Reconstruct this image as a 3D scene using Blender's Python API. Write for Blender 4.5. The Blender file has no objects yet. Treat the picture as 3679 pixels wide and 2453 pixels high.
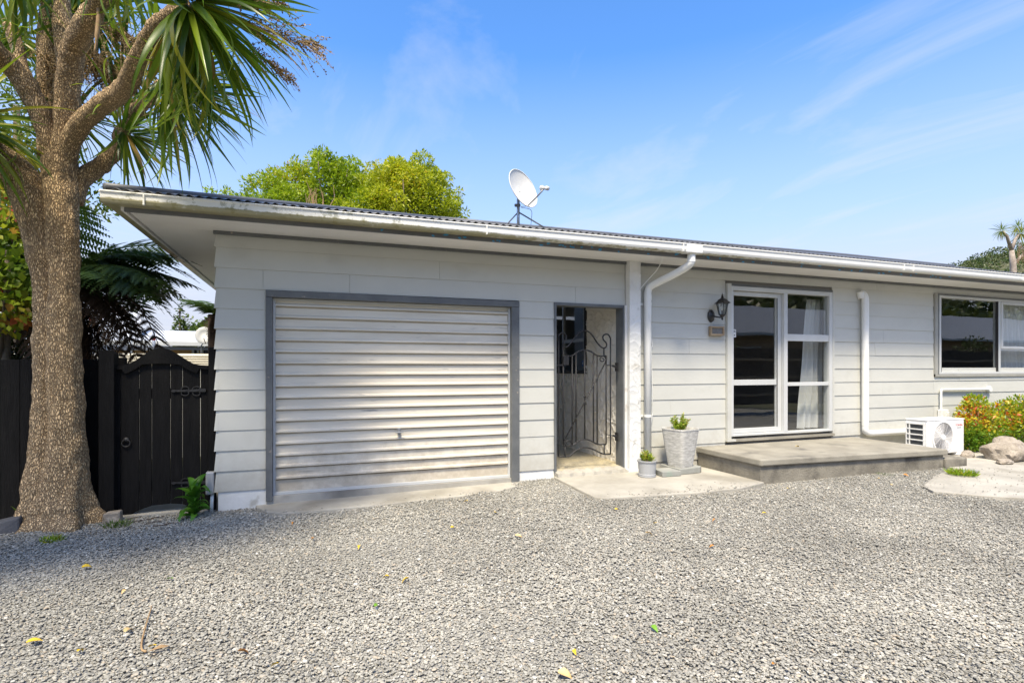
import bpy, bmesh, math, random
import numpy as np
from mathutils import Vector, Matrix, noise
R = math.radians
random.seed(7); rng = np.random.default_rng(7)
SC = bpy.context.scene; COL = SC.collection

# ------------------------------------------------------------------ camera
CAMX, CAMY, CAMZ = 0.875, -5.91, 1.407
YAW = R(20.4); FPX = 1920.0; CX, CY = 1839.5, 1318.0
cd = bpy.data.cameras.new('camera'); cam = bpy.data.objects.new('camera', cd); COL.objects.link(cam)
cam.location = (CAMX, CAMY, CAMZ); cam.rotation_euler = (R(90), 0, -YAW)
cd.sensor_width = 36; cd.lens = 36*FPX/3679; cd.shift_y = (CY-1226.5)/3679
cd.clip_start = 0.05; cd.clip_end = 3000
SC.camera = cam

# ------------------------------------------------------------------ world, sun, exposure
SUN_DIR = Vector((0.42, 0.75, -1.45)).normalized()          # the way the light travels
SUN_EL = math.asin(-SUN_DIR.z); SUN_AZ = math.atan2(-SUN_DIR.x, -SUN_DIR.y)
w = bpy.data.worlds.new('World'); SC.world = w; w.use_nodes = True
nt = w.node_tree; N = nt.nodes; L = nt.links; N.clear()
out = N.new('ShaderNodeOutputWorld'); bg = N.new('ShaderNodeBackground'); bg.inputs[1].default_value = 0.15
sky = N.new('ShaderNodeTexSky'); sky.sky_type = 'NISHITA'; sky.sun_disc = False
sky.sun_elevation = SUN_EL; sky.sun_rotation = SUN_AZ; sky.air_density = 1.0; sky.dust_density = 1.2; sky.ozone_density = 2.0
hs = N.new('ShaderNodeHueSaturation'); hs.inputs['Saturation'].default_value = 1.30; hs.inputs['Hue'].default_value = .505; hs.inputs['Value'].default_value = 1.0
tc = N.new('ShaderNodeTexCoord'); sep = N.new('ShaderNodeSeparateXYZ')
L.new(tc.outputs['Generated'], sep.inputs[0])
# thin cirrus: direction projected on a high flat layer
zc = N.new('ShaderNodeMath'); zc.operation = 'MAXIMUM'; zc.inputs[1].default_value = 0.06; L.new(sep.outputs[2], zc.inputs[0])
dx = N.new('ShaderNodeMath'); dx.operation = 'DIVIDE'; L.new(sep.outputs[0], dx.inputs[0]); L.new(zc.outputs[0], dx.inputs[1])
dy = N.new('ShaderNodeMath'); dy.operation = 'DIVIDE'; L.new(sep.outputs[1], dy.inputs[0]); L.new(zc.outputs[0], dy.inputs[1])
cb = N.new('ShaderNodeCombineXYZ'); L.new(dx.outputs[0], cb.inputs[0]); L.new(dy.outputs[0], cb.inputs[1])
mp = N.new('ShaderNodeMapping'); mp.inputs['Scale'].default_value = (0.9, 0.38, 1); mp.inputs['Rotation'].default_value = (0, 0, R(25))
L.new(cb.outputs[0], mp.inputs[0])
cn = N.new('ShaderNodeTexNoise'); cn.inputs['Scale'].default_value = 1.6; cn.inputs['Detail'].default_value = 9; cn.inputs['Roughness'].default_value = 0.58; cn.inputs['Distortion'].default_value = 0.7
L.new(mp.outputs[0], cn.inputs['Vector'])
cr = N.new('ShaderNodeMapRange'); cr.inputs[1].default_value = 0.50; cr.inputs[2].default_value = 0.85; cr.inputs[4].default_value = 0.75; L.new(cn.outputs[0], cr.inputs[0])
# low haze: the sky pales towards the horizon all round
hz = N.new('ShaderNodeMapRange'); hz.inputs[1].default_value = 0.50; hz.inputs[2].default_value = 0.08; hz.inputs[3].default_value = 0.0; hz.inputs[4].default_value = 1.0; L.new(sep.outputs[2], hz.inputs[0])
mx1 = N.new('ShaderNodeMix'); mx1.data_type = 'RGBA'; mx1.inputs[7].default_value = (1.95, 2.27, 3.05, 1)
mx2 = N.new('ShaderNodeMix'); mx2.data_type = 'RGBA'; mx2.inputs[7].default_value = (2.5, 2.62, 2.9, 1)
L.new(sky.outputs[0], hs.inputs['Color']); L.new(hs.outputs[0], mx1.inputs[6]); L.new(hz.outputs[0], mx1.inputs[0])
hz2 = N.new('ShaderNodeMapRange'); hz2.inputs[1].default_value = 0.24; hz2.inputs[2].default_value = 0.06; hz2.inputs[3].default_value = 0.0; hz2.inputs[4].default_value = 0.8; L.new(sep.outputs[2], hz2.inputs[0])
mx3 = N.new('ShaderNodeMix'); mx3.data_type = 'RGBA'; mx3.inputs[7].default_value = (2.3, 2.42, 2.75, 1); L.new(hz2.outputs[0], mx3.inputs[0]); L.new(mx1.outputs[2], mx3.inputs[6])
L.new(mx3.outputs[2], mx2.inputs[6]); L.new(cr.outputs[0], mx2.inputs[0]); L.new(mx2.outputs[2], bg.inputs[0]); L.new(bg.outputs[0], out.inputs[0])
sd = bpy.data.lights.new('sun', 'SUN'); sd.energy = 3.1; sd.angle = R(12); sd.color = (1, .89, .69)
sun = bpy.data.objects.new('sun', sd); COL.objects.link(sun)
sun.rotation_euler = SUN_DIR.to_track_quat('-Z', 'Y').to_euler()
SC.view_settings.view_transform = 'Standard'; SC.view_settings.look = 'None'
SC.view_settings.gamma = 1.0; SC.view_settings.use_curve_mapping = False
SC.view_settings.exposure = 1.18
SC.render.engine = 'CYCLES'
SC.cycles.max_bounces = 8; SC.cycles.diffuse_bounces = 4; SC.cycles.transparent_max_bounces = 16
SC.cycles.use_denoising = True

# ------------------------------------------------------------------ helpers
cs, sn = math.cos(YAW), math.sin(YAW)
def at(px, py, y):
    """the point of the plane at depth y that the photograph shows at a source pixel"""
    a, b = (px-CX)/FPX, -(py-CY)/FPX
    wx, wy = a*cs + sn, -a*sn + cs
    t = (y-CAMY)/wy
    return Vector((CAMX+wx*t, y, CAMZ+b*t))

class MB:
    def __init__(s): s.v = []; s.f = []
    def add(s, vs, fs):
        o = len(s.v); s.v += [tuple(v) for v in vs]; s.f += [tuple(i+o for i in f) for f in fs]; return s
    def hexa(s, p):   # p: 8 points, bottom loop then top loop
        return s.add(p, [(3,2,1,0),(4,5,6,7),(0,1,5,4),(1,2,6,5),(2,3,7,6),(3,0,4,7)])
    def box(s, x0, x1, y0, y1, z0, z1):
        return s.hexa([(x0,y0,z0),(x1,y0,z0),(x1,y1,z0),(x0,y1,z0),(x0,y0,z1),(x1,y0,z1),(x1,y1,z1),(x0,y1,z1)])
    def tube(s, pts, r, n=8, closed=False, cap=True):
        pts = [Vector(p) for p in pts]; m = len(pts)
        rs = r if isinstance(r, (list, tuple)) else [r]*m
        o = len(s.v); up = None
        for i, p in enumerate(pts):
            if closed: t = pts[(i+1) % m]-pts[i-1]
            else: t = pts[min(i+1, m-1)]-pts[max(i-1, 0)]
            t = t.normalized() if t.length > 1e-9 else Vector((0,0,1))
            if up is None:
                up = Vector((0,1,0)) if abs(t.y) < .9 else Vector((1,0,0))
            a = (up - t*up.dot(t)); a = a.normalized() if a.length > 1e-6 else t.orthogonal().normalized()
            up = a; b = t.cross(a)
            for k in range(n):
                an = 2*math.pi*k/n
                s.v.append(tuple(p + (a*math.cos(an)+b*math.sin(an))*rs[i]))
        for i in range(m if closed else m-1):
            j = (i+1) % m
            for k in range(n):
                s.f.append((o+i*n+k, o+i*n+(k+1) % n, o+j*n+(k+1) % n, o+j*n+k))
        if cap and not closed:
            s.f.append(tuple(o+k for k in reversed(range(n)))); s.f.append(tuple(o+(m-1)*n+k for k in range(n)))
        return s
    def lathe(s, prof, c=(0,0,0), n=24, axis='z'):
        o = len(s.v); c = Vector(c)
        for r_, z in prof:
            for k in range(n):
                a = 2*math.pi*k/n
                p = (r_*math.cos(a), r_*math.sin(a), z)
                if axis == 'y': p = (p[0], z, p[1])
                if axis == 'x': p = (z, p[0], p[1])
                s.v.append(tuple(c+Vector(p)))
        for i in range(len(prof)-1):
            for k in range(n):
                s.f.append((o+i*n+k, o+i*n+(k+1) % n, o+(i+1)*n+(k+1) % n, o+(i+1)*n+k))
        s.f.append(tuple(o+k for k in reversed(range(n)))); s.f.append(tuple(o+(len(prof)-1)*n+k for k in range(n)))
        return s
    def prism(s, poly, z0, z1):   # plan polygon extruded upward
        n = len(poly); o = len(s.v)
        s.v += [(p[0], p[1], z0) for p in poly] + [(p[0], p[1], z1) for p in poly]
        s.f.append(tuple(o+k for k in reversed(range(n)))); s.f.append(tuple(o+n+k for k in range(n)))
        for k in range(n): s.f.append((o+k, o+(k+1) % n, o+n+(k+1) % n, o+n+k))
        return s
    def prismy(s, poly, y0, y1):  # (x,z) outline extruded in depth
        n = len(poly); o = len(s.v)
        s.v += [(p[0], y0, p[1]) for p in poly] + [(p[0], y1, p[1]) for p in poly]
        s.f.append(tuple(o+k for k in range(n))); s.f.append(tuple(o+n+k for k in reversed(range(n))))
        for k in range(n): s.f.append((o+(k+1) % n, o+k, o+n+k, o+n+(k+1) % n))
        return s
    def build(s, name, m, parent=None, smooth=False, bevel=0, kind=None, autosm=None):
        me = bpy.data.meshes.new(name); me.from_pydata(s.v, [], s.f)
        bm = bmesh.new(); bm.from_mesh(me); bmesh.ops.recalc_face_normals(bm, faces=bm.faces); bm.to_mesh(me); bm.free()
        if smooth: me.shade_smooth() if hasattr(me, 'shade_smooth') else None
        if autosm: me.set_sharp_from_angle(angle=R(autosm))
        o = bpy.data.objects.new(name, me); COL.objects.link(o)
        if m: me.materials.append(m)
        if parent: o.parent = parent
        if bevel:
            b = o.modifiers.new('bevel', 'BEVEL'); b.width = bevel; b.segments = 2; b.limit_method = 'ANGLE'
        if kind: o['kind'] = kind
        return o

def tag(o, label, cat, group=None):
    o['label'] = label; o['category'] = cat
    if group: o['group'] = group
    return o
def thing(name, label, cat, loc=(0,0,0), group=None):
    o = bpy.data.objects.new(name, None); COL.objects.link(o); o.empty_display_size = .1
    o.location = loc; tag(o, label, cat, group); return o
def adopt(root, *obs):      # parts are modelled in world space: keep them there under a root that is not at the origin
    for o in obs:
        o.parent = root; o.matrix_parent_inverse = Matrix.Translation(root.location).inverted()

# ------------------------------------------------------------------ materials
def base_mat(name):
    m = bpy.data.materials.new(name); m.use_nodes = True
    return m, m.node_tree.nodes, m.node_tree.links, m.node_tree.nodes['Principled BSDF']
def ramp(N, stops):
    r = N.new('ShaderNodeValToRGB'); e = r.color_ramp.elements
    while len(e) < len(stops): e.new(.5)
    for k, (p, c) in enumerate(stops): e[k].position = p; e[k].color = (*c, 1) if len(c) == 3 else c
    return r
def mk(name, c1, c2=None, scale=5, rough=.6, bump=0, bscale=None, metal=0, stretch=(1,1,1), lo=.35, hi=.65, detail=6, spots=None, spec=.5, bdist=.01):
    """paint, wood, metal or stone: two colours mixed by noise in object space, fine bump, optional spots of a third colour"""
    m, N, L, P = base_mat(name)
    P.inputs['Roughness'].default_value = rough; P.inputs['Metallic'].default_value = metal
    P.inputs['Specular IOR Level'].default_value = spec
    tc = N.new('ShaderNodeTexCoord'); mp = N.new('ShaderNodeMapping'); mp.inputs['Scale'].default_value = stretch
    L.new(tc.outputs['Object'], mp.inputs[0])
    c2 = c2 or tuple(x*.85 for x in c1)
    no = N.new('ShaderNodeTexNoise'); no.inputs['Scale'].default_value = scale; no.inputs['Detail'].default_value = detail; no.inputs['Roughness'].default_value = .6
    L.new(mp.outputs[0], no.inputs['Vector'])
    r = ramp(N, [(lo, c1), (hi, c2)]); L.new(no.outputs[0], r.inputs[0]); col = r.outputs[0]
    if spots:
        sc, th, sw, sc3 = spots
        n2 = N.new('ShaderNodeTexNoise'); n2.inputs['Scale'].default_value = sc; n2.inputs['Detail'].default_value = 5
        L.new(mp.outputs[0], n2.inputs['Vector'])
        q = N.new('ShaderNodeMapRange'); q.inputs[1].default_value = th; q.inputs[2].default_value = th+sw; L.new(n2.outputs[0], q.inputs[0])
        x = N.new('ShaderNodeMix'); x.data_type = 'RGBA'; x.inputs[7].default_value = (*sc3, 1)
        L.new(q.outputs[0], x.inputs[0]); L.new(col, x.inputs[6]); col = x.outputs[2]
    L.new(col, P.inputs['Base Color'])
    if bump:
        n3 = N.new('ShaderNodeTexNoise'); n3.inputs['Scale'].default_value = bscale or scale*6; n3.inputs['Detail'].default_value = 4
        L.new(mp.outputs[0], n3.inputs['Vector'])
        b = N.new('ShaderNodeBump'); b.inputs['Strength'].default_value = bump; b.inputs['Distance'].default_value = bdist
        L.new(n3.outputs[0], b.inputs['Height']); L.new(b.outputs[0], P.inputs['Normal'])
    return m
def leaf_mat(name, stops, trans=.35, rough=.45, attr='tint'):
    m, N, L, P = base_mat(name)
    if attr == 'random':
        a = N.new('ShaderNodeObjectInfo'); fac = a.outputs['Random']
    else:
        a = N.new('ShaderNodeAttribute'); a.attribute_name = attr; fac = a.outputs['Fac']
    r = ramp(N, stops); L.new(fac, r.inputs[0]); L.new(r.outputs[0], P.inputs['Base Color']); P.inputs['Roughness'].default_value = rough
    t = N.new('ShaderNodeBsdfTranslucent'); L.new(r.outputs[0], t.inputs[0])
    x = N.new('ShaderNodeMixShader'); x.inputs[0].default_value = trans
    o = N['Material Output']; L.new(P.outputs[0], x.inputs[1]); L.new(t.outputs[0], x.inputs[2]); L.new(x.outputs[0], o.inputs[0])
    return m

M = {}
def board_mat():
    m = mk('weatherboard_paint', (.535,.535,.49), (.495,.495,.452), 1.1, .55, .12, 60, stretch=(1,1,1.5), spots=(2.3,.60,.22,(.45,.448,.405)), bdist=.004)
    return m
M['board'] = board_mat()
M['white'] = mk('white_paint', (.74,.74,.71), (.66,.665,.63), 2.0, .5, .06, 40)
M['soffit'] = mk('soffit_paint', (.78,.765,.73), (.71,.695,.66), 1.5, .65, .1, 50)
M['plaster'] = mk('white_plaster', (.74,.74,.72), (.62,.62,.59), 3, .75, .25, 30, spots=(5,.62,.1,(.45,.43,.38)))
M['trim'] = mk('slate_trim_paint', (.10,.108,.112), (.14,.146,.148), 6, .5, .15, 60, spots=(14,.68,.06,(.30,.26,.22)))
M['fascia'] = mk('fascia_paint', (.125,.128,.130), (.16,.158,.152), 6, .6, .12, 60)
M['chip'] = mk('blue_paint_chip', (.04,.26,.50), (.06,.33,.58), 20, .5)
M['alu'] = mk('white_aluminium', (.56,.57,.56), (.51,.52,.51), 2, .4, 0)
M['rubber'] = mk('black_rubber', (.02,.02,.022), (.03,.03,.03), 10, .7)
M['pvc'] = mk('white_pvc', (.80,.80,.77), (.74,.74,.70), 2.5, .35, 0)
M['concrete'] = mk('concrete', (.30,.285,.25), (.40,.385,.345), 2.2, .9, .5, 90, spots=(1.3,.54,.16,(.17,.16,.14)), bdist=.006)
M['path'] = mk('exposed_concrete', (.43,.405,.345), (.33,.31,.262), 2.6, .9, .6, 140, spots=(1.6,.50,.22,(.25,.23,.185)), bdist=.005)
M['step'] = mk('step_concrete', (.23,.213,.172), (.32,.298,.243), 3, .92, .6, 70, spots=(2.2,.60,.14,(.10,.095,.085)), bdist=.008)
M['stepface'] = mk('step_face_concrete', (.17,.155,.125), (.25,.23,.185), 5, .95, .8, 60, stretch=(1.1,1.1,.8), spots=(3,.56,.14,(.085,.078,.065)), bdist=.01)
M['stucco_in'] = mk('passage_stucco', (.86,.82,.73), (.80,.76,.67), 2, .8, .2, 40)
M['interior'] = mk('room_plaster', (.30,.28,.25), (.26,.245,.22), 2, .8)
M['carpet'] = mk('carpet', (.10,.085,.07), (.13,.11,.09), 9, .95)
M['blackwood'] = mk('black_stained_timber', (.003,.0028,.003), (.007,.0066,.0066), 5, .75, .6, 22, stretch=(6,6,.7), spots=(40,.70,.06,(.03,.03,.03)), spec=.18)
M['iron'] = mk('black_iron', (.012,.012,.013), (.022,.021,.02), 30, .55, .3, 80, spots=(60,.74,.03,(.25,.24,.22)))
M['lampblack'] = mk('black_cast_metal', (.012,.012,.013), (.02,.02,.02), 20, .38)
M['steel'] = mk('galvanised_steel', (.42,.43,.44), (.34,.35,.36), 12, .42, 0, metal=.7)
M['darksteel'] = mk('weathered_steel', (.14,.145,.15), (.2,.2,.2), 12, .5, 0, metal=.5)
M['dish'] = mk('dish_enamel', (.66,.655,.62), (.60,.595,.56), 6, .55, 0, spots=(11,.64,.10,(.50,.49,.45)))
M['plastic'] = mk('appliance_casing', (.78,.78,.755), (.74,.74,.715), 2, .38)
M['grille'] = mk('grille_plastic', (.74,.73,.71), (.70,.69,.67), 3, .4)
M['dark'] = mk('dark_coil', (.03,.035,.04), (.06,.065,.07), 30, .6)
M['red'] = mk('red_print', (.55,.03,.03), None, 5, .5)
M['ink'] = mk('grey_print', (.12,.12,.13), None, 5, .5)
M['blueprint'] = mk('blue_sticker', (.03,.10,.32), None, 5, .4)
M['potwhite'] = mk('whitewashed_pot', (.62,.61,.57), (.38,.37,.34), 7, .85, .5, 30, stretch=(2,2,8), spots=(22,.62,.1,(.26,.25,.23)))
M['potgrey'] = mk('glazed_grey_pot', (.36,.37,.38), (.32,.33,.34), 4, .35)
M['soil'] = mk('potting_soil', (.09,.075,.055), (.28,.25,.2), 40, .95, .6, 80)
M['paver'] = mk('paver_concrete', (.26,.265,.24), (.33,.33,.30), 5, .9, .4, 80, spots=(4,.6,.1,(.24,.30,.25)))
M['rock'] = mk('rock', (.40,.35,.28), (.19,.155,.115), 5, .85, .8, 22, spots=(4,.52,.30,(.56,.52,.46)), bdist=.03)
M['darkrock'] = mk('dark_block', (.055,.057,.062), (.09,.09,.095), 6, .9, .5, 50)
M['brass'] = mk('weathered_brass', (.42,.38,.33), (.30,.26,.22), 20, .4, 0, metal=.6)
M['wood'] = mk('weathered_wood', (.36,.27,.17), (.26,.19,.12), 6, .8, .4, 40, stretch=(1,6,6))
M['slate'] = mk('grey_slate_plate', (.13,.125,.115), (.19,.185,.17), 30, .8, .4, 60)
M['curtain'] = mk('net_curtain', (.80,.80,.78), (.74,.74,.72), 3, .9)
M['roofsteel'] = mk('slate_blue_roofing', (.085,.092,.105), (.115,.12,.135), 3, .5, .05, 30, spots=(5,.62,.14,(.13,.13,.12)))
M['dry'] = mk('dry_stalk', (.26,.16,.075), (.36,.25,.13), 12, .8)
M['deadfrond'] = mk('dead_frond', (.045,.026,.016), (.085,.05,.03), 9, .9)
M['cream'] = mk('cream_metal', (.68,.65,.56), (.62,.59,.50), 3, .5)
M['cedar'] = mk('cedar_boards', (.45,.27,.11), (.36,.21,.085), 6, .6, .1, stretch=(1,1,8))
M['neigh_roof'] = mk('pale_roof_metal', (.60,.62,.66), (.55,.57,.61), 3, .4)
M['neigh_grey'] = mk('grey_fascia', (.16,.165,.175), (.19,.19,.2), 3, .5)
M['brick'] = mk('tan_brick', (.36,.25,.16), (.28,.19,.12), 9, .8)
M['window_dark'] = mk('dark_glass', (.02,.025,.03), (.03,.03,.035), 4, .08)
M['oppfence'] = mk('dark_brown_timber', (.035,.026,.019), (.055,.04,.03), 5, .8, stretch=(4,4,.6))
M['redtape'] = mk('red_tape', (.6,.05,.03), None, 4, .5)
M['bluehose'] = mk('blue_hose', (.03,.12,.35), None, 4, .4)

# gutter: white enamel, lichen and moss that grow on it in patches, thicker at the shaded garage end
m, N, L, P = base_mat('gutter_enamel'); M['gutter'] = m
tcn = N.new('ShaderNodeTexCoord'); P.inputs['Roughness'].default_value = .38
sp = N.new('ShaderNodeSeparateXYZ'); L.new(tcn.outputs['Object'], sp.inputs[0])
ga = N.new('ShaderNodeMapRange'); ga.inputs[1].default_value = 1.3; ga.inputs[2].default_value = 4.0; ga.inputs[3].default_value = .17; ga.inputs[4].default_value = -.10; L.new(sp.outputs[0], ga.inputs[0])
gn = N.new('ShaderNodeTexNoise'); gn.inputs['Scale'].default_value = 13; gn.inputs['Detail'].default_value = 8; gn.inputs['Roughness'].default_value = .7; L.new(tcn.outputs['Object'], gn.inputs['Vector'])
g2 = N.new('ShaderNodeTexNoise'); g2.inputs['Scale'].default_value = 2.2; g2.inputs['Detail'].default_value = 2; L.new(tcn.outputs['Object'], g2.inputs['Vector'])
ad = N.new('ShaderNodeMath'); ad.operation = 'ADD'; L.new(gn.outputs[0], ad.inputs[0]); L.new(ga.outputs[0], ad.inputs[1])
ad2 = N.new('ShaderNodeMath'); ad2.operation = 'MULTIPLY_ADD'; ad2.inputs[1].default_value = .45; L.new(g2.outputs[0], ad2.inputs[0]); L.new(ad.outputs[0], ad2.inputs[2])
gm = N.new('ShaderNodeMapRange'); gm.inputs[1].default_value = .935; gm.inputs[2].default_value = 1.0; gm.inputs[4].default_value = .6; L.new(ad2.outputs[0], gm.inputs[0])
gx = N.new('ShaderNodeMix'); gx.data_type = 'RGBA'; gx.inputs[6].default_value = (.77,.765,.72,1); gx.inputs[7].default_value = (.22,.23,.15,1)
L.new(gm.outputs[0], gx.inputs[0])
# moss line along the bottom lip
gz = N.new('ShaderNodeMapRange'); gz.inputs[1].default_value = -.070; gz.inputs[2].default_value = -.096; gz.inputs[3].default_value = -.30; gz.inputs[4].default_value = .25
L.new(sp.outputs[2], gz.inputs[0])
ad3 = N.new('ShaderNodeMath'); ad3.operation = 'ADD'; L.new(gz.outputs[0], ad3.inputs[0]); L.new(ad2.outputs[0], ad3.inputs[1])
gm2 = N.new('ShaderNodeMapRange'); gm2.inputs[1].default_value = .80; gm2.inputs[2].default_value = 1.0; gm2.inputs[4].default_value = .8; L.new(ad3.outputs[0], gm2.inputs[0])
gx2 = N.new('ShaderNodeMix'); gx2.data_type = 'RGBA'; gx2.inputs[7].default_value = (.22,.19,.05,1); L.new(gm2.outputs[0], gx2.inputs[0]); L.new(gx.outputs[2], gx2.inputs[6])
L.new(gx2.outputs[2], P.inputs['Base Color'])

# garage door: dull pre-painted metal with scuffs and fine dirt
M['door'] = mk('garage_door_metal', (.71,.66,.56), (.61,.56,.465), 3.5, .62, .04, 30, stretch=(.35,1,3), spots=(9,.66,.08,(.40,.38,.34)), spec=.5)

def splash_door():
    m = M['door']; N, L = m.node_tree.nodes, m.node_tree.links; P = N['Principled BSDF']; src = P.inputs['Base Color'].links[0].from_socket
    tc = N.new('ShaderNodeTexCoord'); sp = N.new('ShaderNodeSeparateXYZ'); L.new(tc.outputs['Object'], sp.inputs[0])
    mr = N.new('ShaderNodeMapRange'); mr.inputs[1].default_value = 0.75; mr.inputs[2].default_value = 0.1; mr.inputs[3].default_value = 0; mr.inputs[4].default_value = .55; L.new(sp.outputs[2], mr.inputs[0])
    no = N.new('ShaderNodeTexNoise'); no.inputs['Scale'].default_value = 7; no.inputs['Detail'].default_value = 8; no.inputs['Roughness'].default_value = .7; L.new(tc.outputs['Object'], no.inputs['Vector'])
    ad = N.new('ShaderNodeMath'); ad.operation = 'ADD'; L.new(mr.outputs[0], ad.inputs[0]); L.new(no.outputs[0], ad.inputs[1])
    q = N.new('ShaderNodeMapRange'); q.inputs[1].default_value = .68; q.inputs[2].default_value = 1.05; q.inputs[4].default_value = 0.6; L.new(ad.outputs[0], q.inputs[0])
    x = N.new('ShaderNodeMix'); x.data_type = 'RGBA'; x.inputs[7].default_value = (*(0.3, 0.25, 0.18), 1); L.new(q.outputs[0], x.inputs[0]); L.new(src, x.inputs[6]); L.new(x.outputs[2], P.inputs['Base Color'])
splash_door()
def splash_board():
    m = M['board']; N, L = m.node_tree.nodes, m.node_tree.links; P = N['Principled BSDF']; src = P.inputs['Base Color'].links[0].from_socket
    tc = N.new('ShaderNodeTexCoord'); sp = N.new('ShaderNodeSeparateXYZ'); L.new(tc.outputs['Object'], sp.inputs[0])
    mr = N.new('ShaderNodeMapRange'); mr.inputs[1].default_value = 0.75; mr.inputs[2].default_value = 0.15; mr.inputs[3].default_value = 0; mr.inputs[4].default_value = .55; L.new(sp.outputs[2], mr.inputs[0])
    no = N.new('ShaderNodeTexNoise'); no.inputs['Scale'].default_value = 9; no.inputs['Detail'].default_value = 8; no.inputs['Roughness'].default_value = .7; L.new(tc.outputs['Object'], no.inputs['Vector'])
    ad = N.new('ShaderNodeMath'); ad.operation = 'ADD'; L.new(mr.outputs[0], ad.inputs[0]); L.new(no.outputs[0], ad.inputs[1])
    q = N.new('ShaderNodeMapRange'); q.inputs[1].default_value = .68; q.inputs[2].default_value = 1.05; q.inputs[4].default_value = 0.4; L.new(ad.outputs[0], q.inputs[0])
    x = N.new('ShaderNodeMix'); x.data_type = 'RGBA'; x.inputs[7].default_value = (*(0.33, 0.3, 0.24), 1); L.new(q.outputs[0], x.inputs[0]); L.new(src, x.inputs[6]); L.new(x.outputs[2], P.inputs['Base Color'])
splash_board()

# glass: thin pane, mirror by Fresnel, the rest passes
m, N, L, P = base_mat('window_glass'); M['glass'] = m; N.remove(P)
lw_ = N.new('ShaderNodeLayerWeight'); lw_.inputs[0].default_value = .5
pw_ = N.new('ShaderNodeMath'); pw_.operation = 'POWER'; pw_.inputs[1].default_value = 4.2; L.new(lw_.outputs['Facing'], pw_.inputs[0])
fr = N.new('ShaderNodeMath'); fr.operation = 'MULTIPLY_ADD'; fr.inputs[1].default_value = .90; fr.inputs[2].default_value = .125; L.new(pw_.outputs[0], fr.inputs[0])
tr = N.new('ShaderNodeBsdfTransparent'); tr.inputs[0].default_value = (.86,.88,.87,1)
gl = N.new('ShaderNodeBsdfGlossy'); gl.inputs['Roughness'].default_value = .005; gl.inputs[0].default_value = (.95,.97,.97,1)
nz = N.new('ShaderNodeTexNoise'); nz.inputs['Scale'].default_value = 1.7; nz.inputs['Detail'].default_value = 1
tg = N.new('ShaderNodeTexCoord'); L.new(tg.outputs['Object'], nz.inputs['Vector'])
bp = N.new('ShaderNodeBump'); bp.inputs['Strength'].default_value = .06; bp.inputs['Distance'].default_value = .02; L.new(nz.outputs[0], bp.inputs['Height']); L.new(bp.outputs[0], gl.inputs['Normal'])
mxs = N.new('ShaderNodeMixShader'); L.new(fr.outputs[0], mxs.inputs[0]); L.new(tr.outputs[0], mxs.inputs[1]); L.new(gl.outputs[0], mxs.inputs[2]); L.new(mxs.outputs[0], N['Material Output'].inputs[0])
# net curtain lets light through
N = M['curtain'].node_tree.nodes; L = M['curtain'].node_tree.links
t_ = N.new('ShaderNodeBsdfTransparent'); x_ = N.new('ShaderNodeMixShader'); x_.inputs[0].default_value = .15
L.new(N['Principled BSDF'].outputs[0], x_.inputs[1]); L.new(t_.outputs[0], x_.inputs[2]); L.new(x_.outputs[0], N['Material Output'].inputs[0])

# bark
def bark_mat(name, c_hi, c_lo, sc=26):
    m, N, L, P = base_mat(name); P.inputs['Roughness'].default_value = .9
    tc = N.new('ShaderNodeTexCoord'); mp = N.new('ShaderNodeMapping'); mp.inputs['Scale'].default_value = (1,1,.36); L.new(tc.outputs['Object'], mp.inputs[0])
    nn = N.new('ShaderNodeTexNoise'); nn.inputs['Scale'].default_value = 14; nn.inputs['Detail'].default_value = 3
    L.new(mp.outputs[0], nn.inputs['Vector'])
    mxv = N.new('ShaderNodeMix'); mxv.data_type = 'RGBA'; mxv.inputs[0].default_value = .055; L.new(mp.outputs[0], mxv.inputs[6]); L.new(nn.outputs['Color'], mxv.inputs[7])
    vo = N.new('ShaderNodeTexVoronoi'); vo.feature = 'DISTANCE_TO_EDGE'; vo.inputs['Scale'].default_value = sc; L.new(mxv.outputs[2], vo.inputs['Vector'])
    vc = N.new('ShaderNodeTexVoronoi'); vc.inputs['Scale'].default_value = sc; L.new(mxv.outputs[2], vc.inputs['Vector'])
    n2 = N.new('ShaderNodeTexNoise'); n2.inputs['Scale'].default_value = 90; n2.inputs['Detail'].default_value = 5; L.new(tc.outputs['Object'], n2.inputs['Vector'])
    r = ramp(N, [(0, c_lo), (.18, tuple(.5*(a+b) for a, b in zip(c_hi, c_lo))), (.42, c_hi)]); L.new(vo.outputs['Distance'], r.inputs[0])
    hv = N.new('ShaderNodeHueSaturation'); L.new(r.outputs[0], hv.inputs['Color'])
    mr = N.new('ShaderNodeMapRange'); mr.inputs[3].default_value = .65; mr.inputs[4].default_value = 1.4; L.new(vc.outputs['Color'], mr.inputs[0]); L.new(mr.outputs[0], hv.inputs['Value'])
    L.new(hv.outputs[0], P.inputs['Base Color'])
    h1 = N.new('ShaderNodeMapRange'); h1.inputs[2].default_value = .22; L.new(vo.outputs['Distance'], h1.inputs[0])
    h2 = N.new('ShaderNodeMath'); h2.operation = 'MULTIPLY_ADD'; h2.inputs[1].default_value = .4; L.new(n2.outputs[0], h2.inputs[0]); L.new(h1.outputs[0], h2.inputs[2])
    b = N.new('ShaderNodeBump'); b.inputs['Strength'].default_value = 1.0; b.inputs['Distance'].default_value = .012; L.new(h2.outputs[0], b.inputs['Height']); L.new(b.outputs[0], P.inputs['Normal'])
    return m
M['bark'] = bark_mat('corky_bark', (.80,.575,.32), (.24,.155,.078), 80)
M['bark2'] = mk('smooth_bark', (.13,.10,.07), (.2,.16,.12), 10, .9, .4, 40)

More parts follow.
